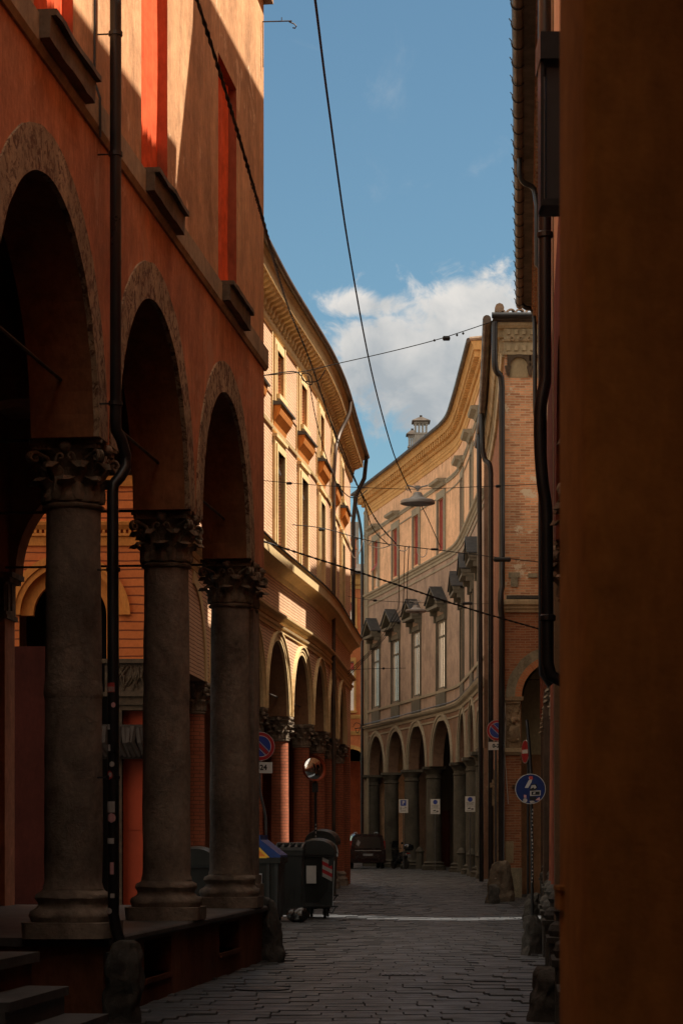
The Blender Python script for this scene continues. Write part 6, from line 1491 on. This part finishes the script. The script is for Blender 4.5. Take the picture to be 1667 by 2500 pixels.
m = MB(); m.add([M @ Vector((-.62, rw(1.3)-.004, 1.3)), M @ Vector((-.5, rw(1.18)-.004, 1.18)), M @ Vector((-.40, rw(1.4)-.004, 1.4)), M @ Vector((-.52, rw(1.55)-.004, 1.55))], [(0, 1, 2, 3)]); m.build('window_sticker', 'plate_white', V_)
# ================================================================== scooter
bx_, by_ = (976-CX)/FPX*119, 118.6; S_ = thing('motor_scooter', 'black motor scooter parked on its stand to the right of the van', 'scooter', (bx_, by_, 0)); M = Matrix.Translation((bx_, by_, 0)) @ Matrix.Rotation(R(28), 4, 'Z')
for yy in (-.62, .68):
    m = MB(); W_ = M @ Matrix.Translation((0, yy, .27)) @ Matrix.Rotation(R(90), 4, 'Y'); m.lathe([(.16, -.05), (.25, -.05), (.27, 0), (.25, .05), (.16, .05)], n=22, M=W_.to_3x3().to_4x4(), c=W_.translation); wh = m.build('wheel', 'rubber', S_, smooth=50); m = MB(); m.lathe([(.16, -.03), (.03, -.04), (.03, .04), (.16, .03)], n=14, M=W_.to_3x3().to_4x4(), c=W_.translation); m.build('rim', 'rim_grey', wh)
def blob(m, secs, M, n=14):
    V = []
    for (x, y, z, rx_, rz_) in secs:
        for j in range(n): th = 2*math.pi*j/n; V.append(M @ Vector((x+rx_*math.cos(th), y, z+rz_*math.sin(th))))
    k = len(secs); m.add(V, [(i*n+j, i*n+(j+1) % n, (i+1)*n+(j+1) % n, (i+1)*n+j) for i in range(k-1) for j in range(n)]+[tuple(range(n))[::-1], tuple((k-1)*n+j for j in range(n))])
m = MB(); blob(m, [(0, -.85, .72, .04, .05), (0, -.75, .72, .14, .12), (0, -.4, .66, .20, .18), (0, 0, .56, .19, .2), (0, .2, .45, .15, .14)], M); blob(m, [(0, .15, .32, .2, .06), (0, .5, .32, .2, .07)], M)
m.hexa([M @ Vector(p) for p in ((-.22, .45, .35), (.22, .45, .35), (.12, .62, .35), (-.12, .62, .35), (-.24, .52, 1.0), (.24, .52, 1.0), (.10, .72, .98), (-.10, .72, .98))]); m.build('body', 'bike_black', S_, smooth=50)
m = MB(); blob(m, [(0, -.72, .86, .10, .04), (0, -.5, .88, .15, .06), (0, .0, .82, .13, .06), (0, .1, .78, .06, .04)], M); m.build('seat', 'rubber', S_, smooth=50)
m = MB(); blob(m, [(0, -1.12, 1.14, .12, .10), (0, -1.05, 1.14, .22, .18), (0, -.78, 1.14, .23, .19), (0, -.68, 1.14, .15, .12)], M); m.build('top_box', 'bike_black', S_, smooth=50)
m = MB(); m.tube([M @ Vector(p) for p in ((-.34, .42, 1.08), (-.15, .50, 1.10), (.15, .50, 1.10), (.34, .42, 1.08))], .018, 8); m.tube([M @ Vector((0, .5, 1.08)), M @ Vector((0, .68, .3))], .03, 8)
for sg in (-1, 1): m.tube([M @ Vector((sg*.22, .47, 1.1)), M @ Vector((sg*.32, .42, 1.32))], .008, 6); 
m.build('handlebar', 'black_metal', S_)
for sg in (-1, 1): 
    m = MB(); m.lathe([(.02, -.02), (.06, -.01), (.06, .01)], n=14, M=M.to_3x3().to_4x4() @ Matrix.Rotation(R(90), 4, 'X'), c=M @ Vector((sg*.33, .40, 1.36))); m.build('wing_mirror', 'bike_black', S_)
m = MB(); m.add([M @ Vector(p) for p in ((-.22, .60, 1.05), (.22, .60, 1.05), (.16, .52, 1.48), (-.16, .52, 1.48))], [(0, 1, 2, 3)]); m.build('windshield', 'glass_dark', S_)
m = MB(); m.box(-.09, .09, -.98, -.96, .62, .78, M=M); m.build('number_plate', 'plate_white', S_); m = MB(); m.box(-.08, .08, -.92, -.86, .80, .86, M=M); m.build('tail_light', 'tail_red', S_)
# ================================================================== stone bollards at the far arcade
def bollard_mesh():
    m = MB(); m.lathe([(.24, 0), (.24, .12), (.20, .16), (.19, .7), (.19, .86), (.23, .88), (.24, .93), (.20, .97), (.18, 1.02), (.10, 1.14), (.02, 1.18)], n=20, jit=.02); return m
bm_ = proto(('stone_bollard', 1), bollard_mesh, 'column_plaster', 50)
for (px, y, lb) in ((1024, 119.3, 'grey stone bollard beside the scooter'), (1126, 107.3, 'grey stone bollard under the right-hand tow-away plate, farthest of three'), (1151, 97.4, 'grey stone bollard, middle one of three at the right of the far arcade'), (1174, 90.8, 'grey stone bollard nearest us at the right end of the far arcade')):
    o = inst('stone_bollard', bm_, (gx(px, y)-.0, y, 0)); tag(o, lb, 'bollard', 'stone bollards along the far arcade')

# ================================================================== hanging lamps, wires
def lamp(px, py, Y, dia, label, wire_l, wire_r):
    c = at(px, py, Y); T = thing('street_lamp', label, 'street lamp', tuple(c), 'lamps hung over the street'); r = dia/2
    m = MB(); m.lathe([(r, 0), (r*1.01, .03), (r*.99, .06), (r*.92, .075), (r*.60, .09), (r*.42, .115), (r*.30, .17), (r*.24, .22), (r*.10, .235)], c=c, n=40); m.build('shade', 'lamp_grey', T, smooth=50)
    m = MB(); m.lathe([(r*.96, .0), (r*.9, -.012), (r*.5, -.02), (.001, -.025)], c=c, n=32); m.build('diffuser', 'lamp_glass', T, smooth=50)
    m = MB(); m.tube([c+Vector((0, 0, .26)), c+Vector((0, 0, .36))], .03, 8); m.tube([c+Vector((-.20, 0, .37)), c+Vector((-.05, 0, .33)), c+Vector((.05, 0, .33)), c+Vector((.20, 0, .37))], .016, 6); m.tube([c+Vector((-.20, 0, .37)), c+Vector((-.24, 0, .33)), c+Vector((-.20, 0, .26)), c+Vector((-.15, 0, .29))], .010, 6); m.box(c.x-.05, c.x+.05, c.y-.04, c.y+.04, c.z+.30, c.z+.36); m.build('hanger', 'lamp_grey', T)
    return c
def wire(name, label, pts, r=.008, mat='cable_black', k=6, ins=(), group='wires and cables strung over the street', twist=False, cat='cable'):
    P_ = [at(*p) for p in pts]; Q = smooth_pts(P_, k) if len(P_) > 2 else P_
    T = thing(name, label, cat, tuple(P_[0]), group)
    m = MB()
    if twist:
        L_ = 0; D_ = []
        n = 240; tot = [0]
        for a, b in zip(Q, Q[1:]): tot.append(tot[-1]+(b-a).length)
        for st in (0, math.pi):
            pp = []
            for i in range(n+1):
                u = tot[-1]*i/n; j = 0
                while j < len(tot)-2 and tot[j+1] < u: j += 1
                p = Q[j].lerp(Q[j+1], (u-tot[j])/(tot[j+1]-tot[j])); d = (Q[j+1]-Q[j]).normalized(); e = d.cross(Vector((0, 0, 1))).normalized(); f_ = d.cross(e); an = st+u*14
                pp.append(p+(e*math.cos(an)+f_*math.sin(an))*r*.6)
            m.tube(pp, r*.62, 6)
    else: m.tube(Q, r, 6)
    m.build('strand', mat, T)
    for (px, py, Y, ln, rr_) in ins:
        c = at(px, py, Y); m = MB(); m.tube([c+Vector((-ln/2, 0, 0)), c+Vector((-ln/2+.02, 0, 0)), c+Vector((ln/2-.02, 0, 0)), c+Vector((ln/2, 0, 0))], [rr_*.4, rr_, rr_, rr_*.4], 8); m.build('insulator', mat, T)
    return T
c1 = lamp(1019, 1230, 45, .69, 'large grey disc lamp hung from the upper wire in front of the far peach facade', 0, 0)
c2 = lamp(1014.5, 1494, 75, .69, 'smaller grey disc lamp hanging lower, in front of the pedimented windows', 0, 0)
wire('span_wire', 'thin wire carrying the large disc lamp, running across to the brick house', [(640, 1173, 45), (780, 1185, 45), (900, 1191, 45), (1019, 1194, 45), (1150, 1189, 45), (1316, 1182, 45)], .007, ins=[(706, 1180, 45, .12, .028), (830, 1188, 45, .04, .03), (1215, 1187, 45, .10, .032)])
wire('span_wire', 'thin wire carrying the smaller lower disc lamp', [(850, 1456, 75), (915, 1466, 75), (1014, 1471, 75), (1100, 1474, 75), (1204, 1474, 75)], .009, ins=[(915, 1466, 75, .13, .04), (1140, 1473, 75, .35, .05)])
wire('hanging_cable', 'thick twisted black cable swooping from the top left down to the middle', [(470, -30, 19), (484, 8, 19.3), (530, 155, 20.5), (575, 305, 22), (640, 530, 26), (700, 740, 44), (760, 890, 49), (830, 1095, 54), (885, 1210, 57), (925, 1280, 59), (966, 1327, 60)], .020, twist=True)
wire('hanging_cable', 'long thin cable dropping through the open sky from the top to the large disc lamp', [(765, -30, 18), (772, 20, 18.5), (803, 265, 22), (850, 600, 28), (905, 900, 34), (955, 1090, 39), (985, 1165, 42), (1003, 1202, 44.5)], .011)
wire('hanging_cable', 'thick black cable slanting down to the right across the middle of the picture', [(635, 1319, 48), (750, 1357, 49), (860, 1392, 50), (1000, 1438, 52), (1150, 1488, 54), (1316, 1536, 56)], .020, twist=True)
wire('hanging_cable', 'cable sloping up to the right against the cloud', [(640, 917, 50), (735, 908, 50), (822, 888, 50), (950, 859, 50), (1060, 831, 50), (1130, 809, 50), (1204, 784, 50)], .010, ins=[(1089, 826, 50, .17, .055), (1060, 831, 50, .05, .03), (1115, 818, 50, .05, .03), (1130, 814, 50, .05, .03)])
wire('cable_bundle', 'loose black cable loops gathered beside the sunlit cornice at upper left', [(636, 918, 50), (700, 908, 50), (727, 910, 50), (748, 935, 50), (762, 937, 50), (757, 915, 50), (738, 912, 50), (742, 930, 50), (775, 930, 50), (795, 903, 50)], .013)
wire('span_wire', 'wire with pale insulators running right across below the large disc lamp', [(714, 1281, 58), (790, 1290, 58), (888, 1317, 58), (960, 1330, 58), (1070, 1343, 58), (1190, 1358, 58), (1314, 1372, 58)], .012, ins=[(785, 1293, 58, .16, .04), (1060, 1341, 58, .2, .03), (1225, 1366, 58, .45, .06)])
wire('cable_loop', 'pale drooping cable loops hanging around the middle node', [(888, 1317, 58), (905, 1332, 58), (930, 1338, 58), (962, 1330, 58), (975, 1343, 58), (990, 1344, 58), (998, 1332, 58)], .013, 'cable_white')
wire('cable_loop', 'single pale loop under the wire, right of the middle node', [(1018, 1338, 58), (1020, 1352, 58), (1030, 1360, 58), (1039, 1354, 58), (1042, 1340, 58)], .012, 'cable_white')
wire('cable_loop', 'pale loop hanging by the black drainpipe between the two long facades', [(845, 1300, 70), (858, 1350, 70), (868, 1362, 70), (877, 1350, 70), (886, 1318, 70)], .014, 'cable_white')
wire('hanging_cable', 'cable falling from the left eaves node to the middle node, left one of the pair', [(770, 920, 50), (800, 1010, 52), (850, 1130, 54), (885, 1215, 55), (910, 1290, 57), (950, 1332, 58)], .012)
wire('hanging_cable', 'slack cable from the left eaves down behind the large disc lamp', [(752, 918, 50), (775, 1040, 51), (812, 1160, 52), (848, 1210, 53), (875, 1212, 54), (896, 1196, 55)], .011)
wire('hanging_cable', 'thin cable dropping right of the large disc lamp', [(1028, 1234, 46), (1045, 1268, 50), (1070, 1325, 56), (1076, 1337, 57)], .010)
for i, (xa, xb, nm) in enumerate(((974, 973, 'leftmost'), (988, 983, 'middle'), (998, 991, 'rightmost'))):
    wire('drop_cable', nm+' of three thin cables dropping from the middle node to the lower disc lamp wire', [(xa, 1334, 58), ((xa+xb)/2, 1400, 64), (xb, 1476+i, 71), (962+i*6, 1500+i*4, 73), (920+i*4, 1570, 74), (850, 1640+i*6, 76)], .012)
wire('span_wire', 'low thin wire with a black clamp in front of the tall far windows', [(850, 1636, 72), (900, 1633, 72), (936, 1632, 72), (990, 1631, 72)], .009, ins=[(936, 1632, 72, .08, .035)])
wire('cable_bundle', 'knotted black cables at the corner where the two long facades meet', [(862, 1775, 75), (868, 1765, 75), (880, 1770, 75), (873, 1790, 75), (868, 1778, 75), (884, 1776, 75), (1000, 1752, 90)], .012)

# ================================================================== covers in the paving
def cover(name, label, px, py, w_, d_, slots, round_=False):
    Y = EYE*FPX/(py-HY); x = gx(px, Y); T = thing(name, label, 'drain cover', (x, Y, 0)); z = street_z(x, Y)+.012
    m = MB()
    if round_: m.lathe([(w_/2, -.05), (w_/2, 0)], c=(x, Y, z), n=30)
    else: m.box(x-w_/2, x+w_/2, Y-d_/2, Y+d_/2, z-.05, z)
    m.build('cover_plate', 'black_metal', T)
    m = MB()
    if round_:
        for r_ in (.12, .2, .28): 
            M = Matrix.Translation((x, Y, z)); ring2(m, M, r_*w_, r_*w_+.02, .005, 30)
    else:
        for k in range(slots): xx_ = x-w_/2+.05+(w_-.1)*k/(slots-1); m.box(xx_-.012, xx_+.012, Y-d_/2+.04, Y+d_/2-.04, z, z+.006)
    m.build('ribs', 'pole_grey', T)
cover('drain_cover', 'dark iron grating beyond the bright sun streak', 897, 2206, .75, .9, 8)
cover('drain_cover', 'rectangular cover let into the paving in the middle foreground', 984, 2364, .55, .5, 6)
cover('drain_cover', 'round iron manhole cover near the plinth at lower left', 640, 2402, .62, .62, 0, True)
